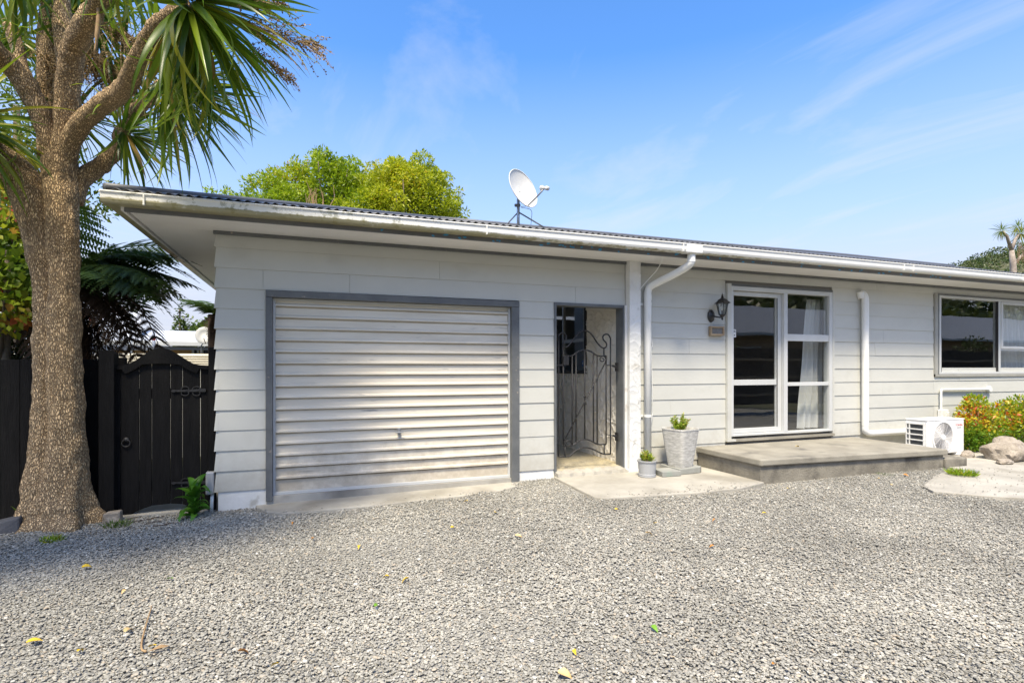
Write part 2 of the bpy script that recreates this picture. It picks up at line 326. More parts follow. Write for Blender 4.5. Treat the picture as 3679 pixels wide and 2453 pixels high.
# leaves
M['blade'] = leaf_mat('strap_leaf', [(0,(.065,.13,.012)),(.35,(.15,.25,.016)),(.66,(.30,.37,.022)),(.86,(.42,.40,.035)),(.95,(.42,.29,.09)),(1,(.34,.21,.08))], .45, .32, 'random')
M['blades'] = leaf_mat('strap_leaves', [(0,(.045,.095,.010)),(.45,(.11,.20,.014)),(.8,(.25,.32,.022)),(1,(.36,.31,.05))], .42, .35)
M['fern'] = leaf_mat('fern_frond', [(0,(.035,.075,.014)),(.6,(.065,.125,.018)),(1,(.12,.17,.025))], .35, .5, 'random')
M['maple'] = leaf_mat('maple_leaf', [(0,(.09,.18,.015)),(.5,(.24,.32,.02)),(.74,(.40,.38,.03)),(.86,(.50,.16,.05)),(1,(.55,.06,.07))], .5)
M['dkleaf'] = leaf_mat('dark_leaf', [(0,(.014,.026,.009)),(.6,(.03,.052,.013)),(1,(.07,.085,.018))], .2)
M['ylleaf'] = leaf_mat('yellow_green_leaf', [(0,(.06,.12,.012)),(.6,(.14,.20,.018)),(1,(.26,.28,.03))], .45)
M['tree1'] = leaf_mat('glossy_leaf_a', [(0,(.15,.25,.010)),(.5,(.33,.44,.016)),(.9,(.48,.54,.026)),(1,(.60,.38,.02))], .5, .4)
M['tree2'] = leaf_mat('glossy_leaf_b', [(0,(.24,.32,.010)),(.5,(.45,.51,.018)),(.9,(.60,.60,.035)),(1,(.64,.46,.02))], .5, .4)
M['nandina'] = leaf_mat('nandina_leaf', [(0,(.10,.21,.012)),(.46,(.26,.36,.018)),(.70,(.64,.54,.02)),(.86,(.66,.22,.02)),(1,(.55,.05,.03))], .4, .4)
M['conifer'] = leaf_mat('conifer_leaf', [(0,(.03,.06,.01)),(1,(.14,.20,.02))], .25)
M['hill'] = leaf_mat('bush_leaf', [(0,(.030,.055,.010)),(.6,(.070,.105,.016)),(1,(.14,.16,.03))], .2)
M['succ'] = leaf_mat('shrub_leaf', [(0,(.12,.26,.012)),(.55,(.30,.44,.02)),(.92,(.55,.55,.05)),(1,(.45,.15,.03))], .35)
M['weed'] = leaf_mat('weed_leaf', [(0,(.045,.15,.012)),(1,(.10,.26,.022))], .4, .4, 'random')
M['grass'] = leaf_mat('grass_blade', [(0,(.05,.12,.012)),(1,(.16,.22,.03))], .35)
M['panicle'] = leaf_mat('seed_panicle', [(0,(.15,.09,.035)),(.6,(.30,.205,.085)),(1,(.46,.35,.16))], .1, .8)

def leaf_obj(name, pos, d, size, m, parent=None, kind='stuff', wid=.42, tint=None, fold=.25, nrm=None):
    """many small leaves as one mesh: each a folded rhombus from pos along d"""
    pos = np.asarray(pos, float); n = len(pos); d = np.asarray(d, float); d /= np.linalg.norm(d, axis=1)[:, None]+1e-9
    size = np.broadcast_to(size, (n,))[:, None]
    r = rng.normal(size=(n, 3)) if nrm is None else nrm
    s = np.cross(d, r); s /= np.linalg.norm(s, axis=1)[:, None]+1e-9
    up = np.cross(s, d)
    base = pos; tip = pos+d*size; mid = pos+d*size*.45
    lft = mid+s*size*wid*.5+up*size*fold*.3; rgt = mid-s*size*wid*.5+up*size*fold*.3
    V = np.stack([base, lft, tip, rgt], 1).reshape(-1, 3)
    me = bpy.data.meshes.new(name)
    me.vertices.add(4*n); me.vertices.foreach_set('co', V.ravel().astype(np.float32))
    idx = np.arange(n)[:, None]*4+np.array([0,1,2,0,2,3])
    me.loops.add(6*n); me.loops.foreach_set('vertex_index', idx.ravel().astype(np.int32))
    me.polygons.add(2*n); me.polygons.foreach_set('loop_start', np.arange(0, 6*n, 3, dtype=np.int32))
    try: me.polygons.foreach_set('loop_total', np.full(2*n, 3, dtype=np.int32))
    except Exception: pass
    me.update(calc_edges=True); me.validate()
    t = rng.random(n) if tint is None else np.clip(tint, 0, 1)
    a = me.attributes.new('tint', 'FLOAT', 'POINT'); a.data.foreach_set('value', np.repeat(t, 4).astype(np.float32))
    me.materials.append(m)
    o = bpy.data.objects.new(name, me); COL.objects.link(o)
    if parent: adopt(parent, o)
    if kind: o['kind'] = kind
    return o
def clumpy(blobs, k, q=.30, lift=1.0):
    o_ = []
    for c, r in blobs:
        o_.append((c, tuple(x*.86 for x in r)))
        for _ in range(k):
            v = rng.normal(size=3); v /= np.linalg.norm(v); f = rng.uniform(.7, 1.4)
            o_.append((tuple(np.array(c)+v*np.array(r)*lift), tuple(x*q*f for x in r)))
    return o_
def blob_points(blobs, n, shell=.55):
    """points gathered in clumps: blobs = (centre, radii)"""
    ws = np.array([b[1][0]*b[1][1]+b[1][1]*b[1][2] for b in blobs]); ws /= ws.sum()
    out = []; dr = []
    for (c, r), q in zip(blobs, ws):
        k = max(4, int(n*q)); v = rng.normal(size=(k, 3)); v /= np.linalg.norm(v, axis=1)[:, None]
        rad = shell+(1-shell)*rng.random(k)**.6
        out.append(np.array(c)+v*rad[:, None]*np.array(r)); dr.append(v)
    return np.concatenate(out), np.concatenate(dr)
def text_obj(name, s, size, m, parent, loc, rot, depth=.0015):
    cu = bpy.data.curves.new(name, 'FONT'); cu.body = s; cu.size = size; cu.extrude = depth; cu.align_x = 'CENTER'; cu.align_y = 'CENTER'
    t = bpy.data.objects.new(name, cu); COL.objects.link(t); bpy.context.view_layer.update()
    me = bpy.data.meshes.new_from_object(t.evaluated_get(bpy.context.evaluated_depsgraph_get()))
    bpy.data.objects.remove(t)
    o = bpy.data.objects.new(name, me); COL.objects.link(o); me.materials.clear(); me.materials.append(m)
    o.location = loc; o.rotation_euler = rot
    if parent: adopt(parent, o)
    return o
def spline(pts, n=8):
    """Catmull-Rom through points"""
    P = [Vector(p) for p in pts]; P = [2*P[0]-P[1]]+P+[2*P[-1]-P[-2]]; o = []
    for i in range(1, len(P)-2):
        for k in range(n):
            t = k/n; a, b, c, d = P[i-1], P[i], P[i+1], P[i+2]
            o.append(.5*((2*b)+(c-a)*t+(2*a-5*b+4*c-d)*t*t+(3*b-3*c+d-a)*t**3))
    o.append(P[-2]); return o

# ------------------------------------------------------------------ ground
def gz_(x, y):
    b = np.interp(x, [-3,-1.5,-.5,0,3.1,4.2,5.6,7,9,14], [.0,.02,.0,.0,.062,.066,.045,.075,.096,.12])
    return b*np.clip((y+5.5)/3.5, .0, 1)
def nz2(x, y, s, seed=0): return noise.noise(Vector((x*s+seed, y*s, seed*1.7)))
v = []; f = []
xs = [-900,-300,-120,-60,-30,-15,-8,-5,-3,0,5,10,14,20,30,60,120,300,900]; ys = [-900,-300,-120,-60,-30,-15,-8,-6,-4,-2,0,2,5,10,20,40,80,200,500,900]
for y in ys:
    for x in xs: v.append((x, y, -.06))
for j in range(len(ys)-1):
    for i in range(len(xs)-1):
        a = j*len(xs)+i; f.append((a, a+1, a+1+len(xs), a+len(xs)))
g = MB(); g.v = v; g.f = f
M['earth'] = mk('grassy_earth', (.075,.085,.035), (.11,.10,.055), .8, .95, .3, 6)
o = g.build('ground', M['earth']); o['kind'] = 'structure'
# gravel bed: the fine stony bed below the loose stones
m, N, L, P = base_mat('gravel_bed'); M['gbed'] = m; P.inputs['Roughness'].default_value = .9
tc = N.new('ShaderNodeTexCoord'); vo = N.new('ShaderNodeTexVoronoi'); vo.inputs['Scale'].default_value = 75; L.new(tc.outputs['Object'], vo.inputs['Vector'])
r = ramp(N, [(0,(.18,.174,.155)),(.5,(.28,.27,.24)),(1,(.36,.345,.30))]); L.new(vo.outputs['Color'], r.inputs[0]); L.new(r.outputs[0], P.inputs['Base Color'])
b = N.new('ShaderNodeBump'); b.inputs['Strength'].default_value = .9; b.inputs['Distance'].default_value = .012; b.invert = True; L.new(vo.outputs['Distance'], b.inputs['Height']); L.new(b.outputs[0], P.inputs['Normal'])
GX = np.arange(-7, 15.01, .25); GY = np.arange(-8.5, 1.01, .25)
g = MB()
for y in GY:
    for x in GX: g.v.append((x, y, float(gz_(x, y))+.006*nz2(x, y, .9)-.012))
n_ = len(GX)
for j in range(len(GY)-1):
    for i in range(n_-1):
        a = j*n_+i; g.f.append((a, a+1, a+1+n_, a+n_))
o = g.build('driveway', M['gbed'], smooth=True); o['kind'] = 'structure'

PATH = [(3.60,-.02),(3.56,-1.08),(3.62,-1.16),(4.1,-1.22),(4.7,-1.30),(5.3,-1.28),(5.74,-1.16),(5.72,-.02)]
APRON = [(.30,.12),(.36,-.10),(.46,-.30),(.62,-.42),(.95,-.45),(1.4,-.46),(1.9,-.44),(2.4,-.42),(2.8,-.36),(3.06,-.22),(3.15,-.06),(3.16,.12)]
PAVE = [(8.62,.0),(8.66,-1.42),(7.95,-1.62),(7.20,-1.95),(7.05,-2.15),(7.3,-2.45),(7.7,-2.75),(8.6,-3.2),(16,-4.4),(16,.0)]
def inside(px, py, poly):
    c = np.zeros(len(px), bool); n = len(poly)
    for i in range(n):
        x1, y1 = poly[i]; x2, y2 = poly[(i+1) % n]
        q = ((y1 > py) != (y2 > py)) & (px < (x2-x1)*(py-y1)/(y2-y1+1e-12)+x1); c ^= q
    return c
g = MB(); g.prism(PATH, -.04, .085); o = g.build('concrete_path', M['path'], bevel=.012); o['kind'] = 'structure'
g = MB(); g.prism(APRON, -.04, .055); o = g.build('concrete_apron', M['path'], bevel=.012); o['kind'] = 'structure'
g = MB(); g.prism(PAVE, -.04, .103); o = g.build('concrete_pavement', M['path'], bevel=.006); o['kind'] = 'structure'
for vv in o.data.vertices:
    if vv.co.y < -1.5 and vv.co.z > 0: vv.co.z = .090
for oo in ('concrete_apron',):   # the apron sits a little lower at its left end
    me = bpy.data.objects[oo].data
    for vv in me.vertices: vv.co.z += -.032+.011*vv.co.x

# loose stones: one object, instanced from a few pebble shapes
pc = bpy.data.collections.new('pebble_shapes')
m, N, L, P = base_mat('pebble'); M['pebble'] = m; P.inputs['Roughness'].default_value = .8
oi = N.new('ShaderNodeObjectInfo'); r = ramp(N, [(0,(.20,.193,.168)),(.25,(.275,.264,.228)),(.65,(.335,.321,.275)),(.88,(.39,.373,.318)),(.94,(.40,.335,.25)),(.98,(.49,.475,.42)),(1,(.58,.565,.51))]); r.color_ramp.interpolation = 'LINEAR'
L.new(oi.outputs['Random'], r.inputs[0]); 
tcp = N.new('ShaderNodeTexCoord'); np_ = N.new('ShaderNodeTexNoise'); np_.inputs['Scale'].default_value = 2.5; np_.inputs['Detail'].default_value = 4; L.new(tcp.outputs['Object'], np_.inputs['Vector'])
hv = N.new('ShaderNodeHueSaturation'); mr = N.new('ShaderNodeMapRange'); mr.inputs[3].default_value = .75; mr.inputs[4].default_value = 1.25; L.new(np_.outputs[0], mr.inputs[0]); L.new(mr.outputs[0], hv.inputs['Value']); L.new(r.outputs[0], hv.inputs['Color'])
ln_ = N.new('ShaderNodeTexNoise'); ln_.inputs['Scale'].default_value = .9; ln_.inputs['Detail'].default_value = 3; L.new(oi.outputs['Location'], ln_.inputs['Vector'])
lm_ = N.new('ShaderNodeMapRange'); lm_.inputs[1].default_value = .3; lm_.inputs[2].default_value = .7; lm_.inputs[3].default_value = .80; lm_.inputs[4].default_value = 1.18; L.new(ln_.outputs[0], lm_.inputs[0])
h2_ = N.new('ShaderNodeHueSaturation'); L.new(hv.outputs[0], h2_.inputs['Color']); L.new(lm_.outputs[0], h2_.inputs['Value'])
L.new(h2_.outputs[0], P.inputs['Base Color'])
for k in range(6):
    bm = bmesh.new(); bmesh.ops.create_icosphere(bm, subdivisions=2, radius=1)
    for vv in bm.verts:
        q = 1+.28*noise.noise(vv.co*1.3+Vector((k*7.1, 0, 0)))+.08*noise.noise(vv.co*3+Vector((0, k*3.3, 0)))
        vv.co = Vector((vv.co.x*q, vv.co.y*q*(.62+.06*(k % 3)), vv.co.z*q*(.34+.05*(k % 4))))
    me = bpy.data.meshes.new('pebble'); bm.to_mesh(me); bm.free(); me.shade_smooth(); me.materials.append(M['pebble'])
    pc.objects.link(bpy.data.objects.new('pebble', me))
def in_view(px, py):   # only the part of the drive near the frame gets loose stones
    rx, ry = px-CAMX, py-CAMY; dc = rx*sn+ry*cs; xc = rx*cs-ry*sn
    return (dc > 1.4) & (np.abs(xc) < dc*1.15+.7)
NP = 1180000
px = rng.uniform(-5.5, 13.5, NP); py = rng.uniform(-6.6, .35, NP)
dens = np.clip(1.5-.16*((px-CAMX)*sn+(py-CAMY)*cs), .35, 1)
edge = np.array([.05*nz2(a, b_, 3.1, 4) + .03*nz2(a, b_, 9, 2) for a, b_ in zip(px[:1], py[:1])])
jx = px+.05*np.sin(py*13+px*5)+.03*np.sin(py*31); jy = py+.05*np.sin(px*11+2)+.03*np.sin(px*29+py*7)
keep = in_view(px, py) & (rng.random(NP) < dens)
keep &= ~inside(jx, jy, PATH) & ~inside(jx, jy, APRON) & ~inside(jx, jy, PAVE)
keep &= ~((px > -.03) & (py > -.015)) & ~((px > 5.74) & (px < 8.85) & (py > -1.12-.075*(px-5.74)/1))
keep &= ~((py > .12) | ((px < -1.5) & (py > -.05)))
px, py = px[keep], py[keep]
# strays that have rolled onto the concrete
sx = rng.uniform(3.6, 5.7, 900); sy = rng.uniform(-1.3, -.9, 900); q = inside(sx, sy, PATH) & (rng.random(900) < np.clip((-.85-sy)*1.5, 0, 1)**2*1.2)
tx = rng.uniform(.35, 3.1, 700); ty = rng.uniform(-.5, -.1, 700); q2 = inside(tx, ty, APRON) & (rng.random(700) < np.clip((-.15-ty)*2, 0, 1)**2)
rx_ = rng.uniform(7.1, 9.5, 900); ry_ = rng.uniform(-2.9, -1.5, 900); q3 = inside(rx_, ry_, PAVE) & (rng.random(900) < .30)
npz = len(px)
px = np.concatenate([px, sx[q], tx[q2], rx_[q3]]); py = np.concatenate([py, sy[q], ty[q2], ry_[q3]])
pz = gz_(px, py)+rng.uniform(-.008, .006, len(px)); pz[npz:npz+q.sum()] = .088; pz[npz+q.sum():npz+q.sum()+q2.sum()] = .030+.011*tx[q2]; pz[npz+q.sum()+q2.sum():] = .100
pz += .006*np.sin(px*1.7+py*2.3)*np.sin(py*1.9-px)
n = len(px); print('stones', n)
me = bpy.data.meshes.new('gravel'); me.vertices.add(n); me.vertices.foreach_set('co', np.stack([px, py, pz], 1).ravel().astype(np.float32))
def fa(nm, typ, dat):
    a = me.attributes.new(nm, typ, 'POINT'); a.data.foreach_set('vector' if typ == 'FLOAT_VECTOR' else 'value', np.ascontiguousarray(dat).ravel().astype(np.int32 if typ == 'INT' else np.float32))
fa('rot', 'FLOAT_VECTOR', np.stack([rng.normal(0, .17, n), rng.normal(0, .17, n), rng.uniform(0, 6.283, n)], 1))
fa('scl', 'FLOAT', np.clip(rng.lognormal(math.log(.0072), .32, n), .0038, .015)); fa('pick', 'INT', rng.integers(0, 6, n))
go = bpy.data.objects.new('gravel', me); COL.objects.link(go); go['kind'] = 'stuff'
ng = bpy.data.node_groups.new('scatter_stones', 'GeometryNodeTree')
ng.interface.new_socket('Geometry', in_out='INPUT', socket_type='NodeSocketGeometry'); ng.interface.new_socket('Geometry', in_out='OUTPUT', socket_type='NodeSocketGeometry')
gi = ng.nodes.new('NodeGroupInput'); gout = ng.nodes.new('NodeGroupOutput'); ip = ng.nodes.new('GeometryNodeInstanceOnPoints')
ci = ng.nodes.new('GeometryNodeCollectionInfo'); ci.inputs['Collection'].default_value = pc; ci.inputs['Separate Children'].default_value = True; ci.inputs['Reset Children'].default_value = True
def na(nm, typ):
    a = ng.nodes.new('GeometryNodeInputNamedAttribute'); a.data_type = typ; a.inputs[0].default_value = nm; return a.outputs['Attribute']
ng.links.new(gi.outputs[0], ip.inputs['Points']); ng.links.new(ci.outputs[0], ip.inputs['Instance']); ip.inputs['Pick Instance'].default_value = True
ng.links.new(na('pick', 'INT'), ip.inputs['Instance Index']); ng.links.new(na('rot', 'FLOAT_VECTOR'), ip.inputs['Rotation']); ng.links.new(na('scl', 'FLOAT'), ip.inputs['Scale'])
ng.links.new(ip.outputs[0], gout.inputs[0])
md = go.modifiers.new('stones', 'NODES'); md.node_group = ng

# ------------------------------------------------------------------ house
house = thing('house', 'single storey pale grey weatherboard house with attached garage and sliding door', 'house')
def zd(z, x): return 1.39+(z-1.39)*(1+.0033*x)
LN = [2.579-.1994*k for k in range(13)]            # board laps, top down
def gline(x): return np.interp(x, [-.8, 5.1, 12], [2.852, 2.882, 2.908])   # gutter lip rises a touch along the front
HX1 = 15.6
def board(x0, x1, zb0, zb1, zt0, zt1):
    """one lapped weatherboard: thick bottom edge proud, top edge tucked behind the one above"""
    a = random.uniform(-.0015, .0015)
    g = MB(); g.hexa([(x0,-.024+a,zb0),(x1,-.024+a,zb1),(x1,.004,zb1),(x0,.004,zb0),(x0,-.014+a,zt0+.012),(x1,-.014+a,zt1+.012),(x1,.004,zt1+.012),(x0,.004,zt0+.012)])
    return g.build('weatherboard', M['board'], house)
def course(k, x0, x1, joints=()):
    xs = [x0]+[j for j in joints if x0 < j < x1]+[x1]
    for a, b in zip(xs, xs[1:]):
        zb = LN[k]; zt = LN[k-1] if k > 0 else 2.705
        board(a+.0012, b-.0012, zd(zb, a), zd(zb, b), zd(zt, a)-(0 if k else .012), zd(zt, b)-(0 if k else .012))
for k in range(3):                                  # above garage door and gateway
    course(k, .0, 4.605, [(), (2.2,), (.403, 1.237, 3.9)][k])
for k in range(3, 13):
    course(k, .0, .428); course(k, 3.152, 3.612)
    course(k, 4.775, 6.21, {5: (5.6,), 9: (5.3,)}.get(k, ()))
    j2 = {4: (9.35,), 5: (9.16,), 7: (9.07,), 8: (9.33,), 6: (10.0,), 10: (9.6,)}.get(k, ())
    if k < 12: course(k, 8.235, 10.55, j2)
    if 7 <= k < 12: course(k, 10.55, HX1, {7: (11.2, 13.2), 8: (12.0,), 9: (14.0,)}.get(k, ()))
for k in range(0, 3):
    if k == 0: course(0, 4.775, 10.55, (7.6, 9.2)); course(0, 10.55, HX1, (13.0,))
    else:
        course(k, 4.775, 6.21); course(k, 8.235, 10.55, {1: (), 2: ()}[k])
for o_ in [c for c in bpy.data.objects if c.name.startswith('weatherboard')]:
    pass
# side wall boards round the corner (only their edge shows)
for k in range(13):
    zb = LN[k]; zt = LN[k-1] if k else 2.69
    g = MB(); g.hexa([(-.030,-.028,zb),(.004,-.028,zb),(.004,7.8,zb),(-.030,7.8,zb),(-.012,-.012,zt+.01),(.004,-.012,zt+.01),(.004,7.8,zt+.01),(-.012,7.8,zt+.01)])
    g.build('weatherboard', M['board'], house)
# inner wall with its openings
g = MB(); W0, W1 = .005, .12
def wl(x0, x1, z0, z1, y0=W0, y1=W1): g.box(x0, x1, y0, y1, z0, z1)
wl(.006,.44,-.05,2.74); wl(.44,3.14,2.165,2.74); wl(3.14,3.63,-.05,2.74); wl(3.63,4.60,2.18,2.74)
wl(4.60,6.25,-.05,2.76); wl(6.25,8.2,2.54,2.76); wl(6.25,8.2,-.05,.42); wl(8.2,10.6,-.05,2.77); wl(10.6,13.62,-.05,1.26); wl(10.6,13.62,2.60,2.77); wl(13.62,HX1,-.05,2.77)
wl(.006,.1,.12,7.8,-.05,2.74) if False else g.box(.006,.1,.12,7.8,-.05,2.74)
g.box(HX1-.1,HX1,.12,7.8,-.05,2.74); g.box(.1,3.3,7.7,7.8,-.05,2.74)
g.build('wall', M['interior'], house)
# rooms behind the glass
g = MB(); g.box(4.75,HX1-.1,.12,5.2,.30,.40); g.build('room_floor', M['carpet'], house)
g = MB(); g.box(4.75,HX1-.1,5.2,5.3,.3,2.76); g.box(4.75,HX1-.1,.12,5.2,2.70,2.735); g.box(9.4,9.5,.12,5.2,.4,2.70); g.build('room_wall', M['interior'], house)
# foundation plinth
MB().box(.004,.432,-.012,.004,-.05,.188).build('foundation', M['plaster'], house); MB().box(3.15,3.612,-.012,.004,-.04,.182).build('foundation', M['plaster'], house)
MB().box(4.78,5.74,-.010,.003,-.02,.21).build('foundation', M['board'], house); MB().box(8.23,HX1,-.008,.003,-.02,.36).build('foundation', M['board'], house)
# soffit (flat, boarded), cove strip, fascia
g = MB()
ys_ = [-.52,-.40,-.27,-.13,.0]
for a, b in zip(ys_, ys_[1:]):
    g.hexa([(-.60,a+.001,2.732),(HX1+.6,a+.001,2.778),(HX1+.6,b-.001,2.778),(-.60,b-.001,2.732),(-.60,a+.001,2.748),(HX1+.6,a+.001,2.794),(HX1+.6,b-.001,2.794),(-.60,b-.001,2.748)])
g.build('soffit', M['soffit'], house)
g = MB(); yy = 0.0
while yy < 7.6:                                      # side soffit boards run out from the wall
    g.box(-.60,-.002,yy+.0015,yy+.1485*3-.0015,2.733,2.748); yy += .1485*3
g.build('soffit', M['soffit'], house)
g = MB(); g.hexa([(-.035,-.045,2.700),(4.61,-.045,2.713),(4.61,-.005,2.713),(-.035,-.005,2.700),(-.035,-.045,2.7315),(4.61,-.045,2.745),(4.61,-.005,2.745),(-.035,-.005,2.7315)])
g.hexa([(4.775,-.045,2.714),(HX1,-.045,2.735),(HX1,-.005,2.735),(4.775,-.005,2.714),(4.775,-.045,2.746),(HX1,-.045,2.776),(HX1,-.005,2.776),(4.775,-.005,2.746)])
g.build('soffit_trim', M['trim'], house)
g = MB(); g.hexa([(-.62,-.545,2.718),(HX1+.6,-.545,2.768),(HX1+.6,-.522,2.768),(-.62,-.522,2.718),(-.62,-.545,2.845),(HX1+.6,-.545,2.89),(HX1+.6,-.522,2.89),(-.62,-.522,2.845)])
g.build('fascia', M['fascia'], house)
g = MB(); g.box(-.645,-.622,-.545,7.8,2.725,2.845); g.build('fascia', M['soffit'], house)
# chips of the old blue paint showing on the fascia
g = MB()
for _ in range(64):
    x = random.uniform(1.2, 10.2); ln = random.uniform(.015, .075); zz = np.interp(x, [-.62, HX1+.6], [2.735, 2.785])+random.uniform(-.01, .035); sl = random.uniform(-.6, .6)
    pts = []
    for k in range(7):
        a = 2*math.pi*k/7; rr = random.uniform(.6, 1.2)
        pts.append((x+ln*.5*math.cos(a)*rr+sl*.012*math.sin(a), zz+.010*math.sin(a)*rr))
    g.prismy(pts, -.5475, -.544)
g.build('paint_chips', M['chip'], house, kind='stuff')
# gutters: a profile run along the eaves
def gutter_run(along, a0, a1, brk, nm, mat_, steps):
    prof = [(0,.0),(-.014,.0),(-.016,-.010),(-.008,-.012),(-.004,-.03),(-.002,-.070),(.006,-.090),(.018,-.100),(.110,-.100),(.110,-.010),(.106,-.010),(.106,-.095),(.02,-.094),(.004,-.066),(.002,-.012)]
    g = MB(); n = len(prof)
    for k in range(steps+1):
        t = a0+(a1-a0)*k/steps; wob = .003*noise.noise(Vector((t*1.3, 2, 0)))
        for (d_, z_) in prof:
            if along == 'x': g.v.append((t, -.655+d_+wob, float(gline(t))-2.88+z_+wob*.5))
            else: g.v.append((-.755+d_, t, 2.852-2.88+z_))
    for k in range(steps):
        for i in range(n): g.f.append((k*n+i, k*n+(i+1) % n, (k+1)*n+(i+1) % n, (k+1)*n+i))
    g.f.append(tuple(range(n))); g.f.append(tuple(steps*n+i for i in range(n)))
    o = g.build(nm, mat_, house); o.location.z = 2.88; return o
gut = gutter_run('x', -.755, HX1+.7, None, 'gutter', M['gutter'], 60)
gut2 = gutter_run('y', -.64, 7.9, None, 'gutter', M['gutter'], 6)
for x in (-.45, 2.55, 5.0, 5.27, 8.85, 9.05, 11.72):
    zt = float(gline(x)); jo = MB().box(x-.006,x+.006,-.6725,-.645,zt-.098,zt-.004).build('gutter_joint', M['gutter'], gut); jo.location.z = -2.88
g = MB(); x = 5.16; zt = float(gline(x)); g.box(5.05,5.27,-.674,-.55,zt-.108,zt-.012); b_ = g.build('gutter_outlet', M['pvc'], gut, bevel=.008); b_.location.z = -2.88
# roof: corrugated steel, hipped
RY, EY = 3.0, -.60
PIT = .2795
def eave_z(x): return float(gline(x))+.032
def roof_z(x, y): return eave_z(x)+(y-EY)*PIT+.010*max(0, (y-EY)/3.7)*float(np.interp(x, [-1,2,6,9,12,16], [0,0,.5,1,4,4]))
def corr(t): return .0085*math.sin(2*math.pi*t/.076)
g = MB(); cols = []
x = -.74
while x < HX1+.7:
    ymax = min(RY, EY+(x+.74)); 
    r_ = [EY-.0, EY+(ymax-EY)*.33, EY+(ymax-EY)*.66, ymax]; cols.append([(x, yy, roof_z(x, yy)+corr(x)) for yy in r_]); x += .076/6
for c in cols: g.v += c
for i in range(len(cols)-1):
    for k in range(3): g.f.append((i*4+k, (i+1)*4+k, (i+1)*4+k+1, i*4+k+1))
roof = g.build('roof', M['roofsteel'], house, smooth=True)
sm = roof.modifiers.new('sheet', 'SOLIDIFY'); sm.thickness = .0025
g = MB(); cols = []; yy = EY
while yy < 8.1:                                       # left hip face
    d_ = min(yy-EY, 8.1-yy, 3.7); cols.append([(-.74, yy, 2.872+corr(yy)), (-.74+max(d_, .01)*1.0, yy, 2.872+max(d_, 0)*PIT+corr(yy))]); yy += .076/4
for c in cols: g.v += c
for i in range(len(cols)-1): g.f.append((i*2, (i+1)*2, (i+1)*2+1, i*2+1))
g.build('roof', M['roofsteel'], house, smooth=True)
g = MB(); g.add([(2.96,RY,roof_z(2.96,RY)),(3.3,RY,roof_z(3.3,RY)),(3.3,8.1,2.87),(-.74,8.1,2.87)], [(0,1,2,3)]); g.add([(6.4,RY,roof_z(6.4,RY)),(HX1+.7,RY,roof_z(HX1,RY)),(HX1+.7,8.1,2.9),(6.4,8.1,2.87)], [(0,1,2,3)]); g.build('roof', M['roofsteel'], house)
g = MB()
hp = [(-.74+d_, EY+d_, roof_z(-.74+d_, EY+d_)+.012) for d_ in np.linspace(.0, 3.7, 24)]
g.tube(hp, .031, 10); g.tube([(HX1+.7, RY, roof_z(HX1, RY)+.01)]+[(x_, RY, roof_z(x_, RY)+.008) for x_ in np.linspace(HX1, 2.9, 14)], .04, 8)
g.build('hip_cap', M['roofsteel'], roof, smooth=True)
# stucco wall end that runs back along the passage
def stucco(name, face, u0, u1, z0, z1, fix, m, nu, nzz, holes=None, amp=.011):
    """trowelled plaster: overlapping fan-shaped strokes as real relief"""
    g = MB()
    fans = []
    area = (u1-u0)*(z1-z0)
    for _ in range(int(area*75)+6): fans.append((random.uniform(u0, u1), random.uniform(z0, z1), random.uniform(.09, .17), random.uniform(-.9, .9)))
    H = np.zeros((nzz+1, nu+1)); U = np.linspace(u0, u1, nu+1)[None, :]; Z = np.linspace(z0, z1, nzz+1)[:, None]
    for cu, cz, rr, ta in fans:
        dU = U-cu; dZ = Z-cz; a = dU*math.cos(ta)+dZ*math.sin(ta); b_ = -dU*math.sin(ta)+dZ*math.cos(ta)
        q = np.sqrt((a/.8)**2+(b_/1.15)**2)/rr
        msk = (q < 1) & (b_ > -.4*rr)
        H = np.where(msk, np.maximum(H*.45, np.clip((q-.55)/.45, 0, 1)**2), H)
    H = H*amp
    nn = nu+1
    for j in range(nzz+1):
        for i in range(nn):
            uu = u0+(u1-u0)*i/nu; zz = z0+(z1-z0)*j/nzz; h = H[j, i]
            g.v.append((fix-h, uu, zz) if face == 'x' else (uu, fix-h, zz))
    for j in range(nzz):
        for i in range(nu):
            if holes:
                uu = u0+(u1-u0)*(i+.5)/nu; zz = z0+(z1-z0)*(j+.5)/nzz
                if any(h[0] < uu < h[1] and h[2] < zz < h[3] for h in holes): continue
            a = j*nn+i; g.f.append((a, a+1, a+1+nn, a+nn))
    return g.build(name, m, house, smooth=True)
PFX = 4.612
stucco('stucco_pillar', 'y', PFX, 4.772, .10, 2.752, -.118, M['plaster'], 22, 300, amp=.006)
g = MB(); g.box(PFX+.001,4.772,-.114,.0,.09,2.752); g.box(PFX-.012,4.778,-.122,.0,.02,.115); g.box(4.585,PFX+.001,-.06,.0,.10,2.19); g.build('stucco_pillar', M['plaster'], house, bevel=.01)
def pass_y(px_):     # depth along the passage wall for a source pixel column
    a = (px_-CX)/FPX; wx, wy = a*cs+sn, -a*sn+cs; return CAMY+wy*(4.655-CAMX)/wx
WY0, WY1 = pass_y(2108), 3.0
WYB = at(2108, 1343, WY0).z
stucco('stucco_wall', 'x', .10, 3.4, .10, 2.6, 4.655, M['stucco_in'], 260, 220, holes=[(WY0, 2.3, WYB, 2.6)], amp=.022)
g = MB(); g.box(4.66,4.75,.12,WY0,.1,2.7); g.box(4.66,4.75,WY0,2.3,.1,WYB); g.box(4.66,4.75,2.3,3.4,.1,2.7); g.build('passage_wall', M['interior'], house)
g = MB(); g.box(3.62,4.66,.005,3.4,.02,.142); g.build('passage_floor', mk('mossy_concrete', (.50,.43,.27), (.38,.34,.25), 3, .9, .4, 60), house)
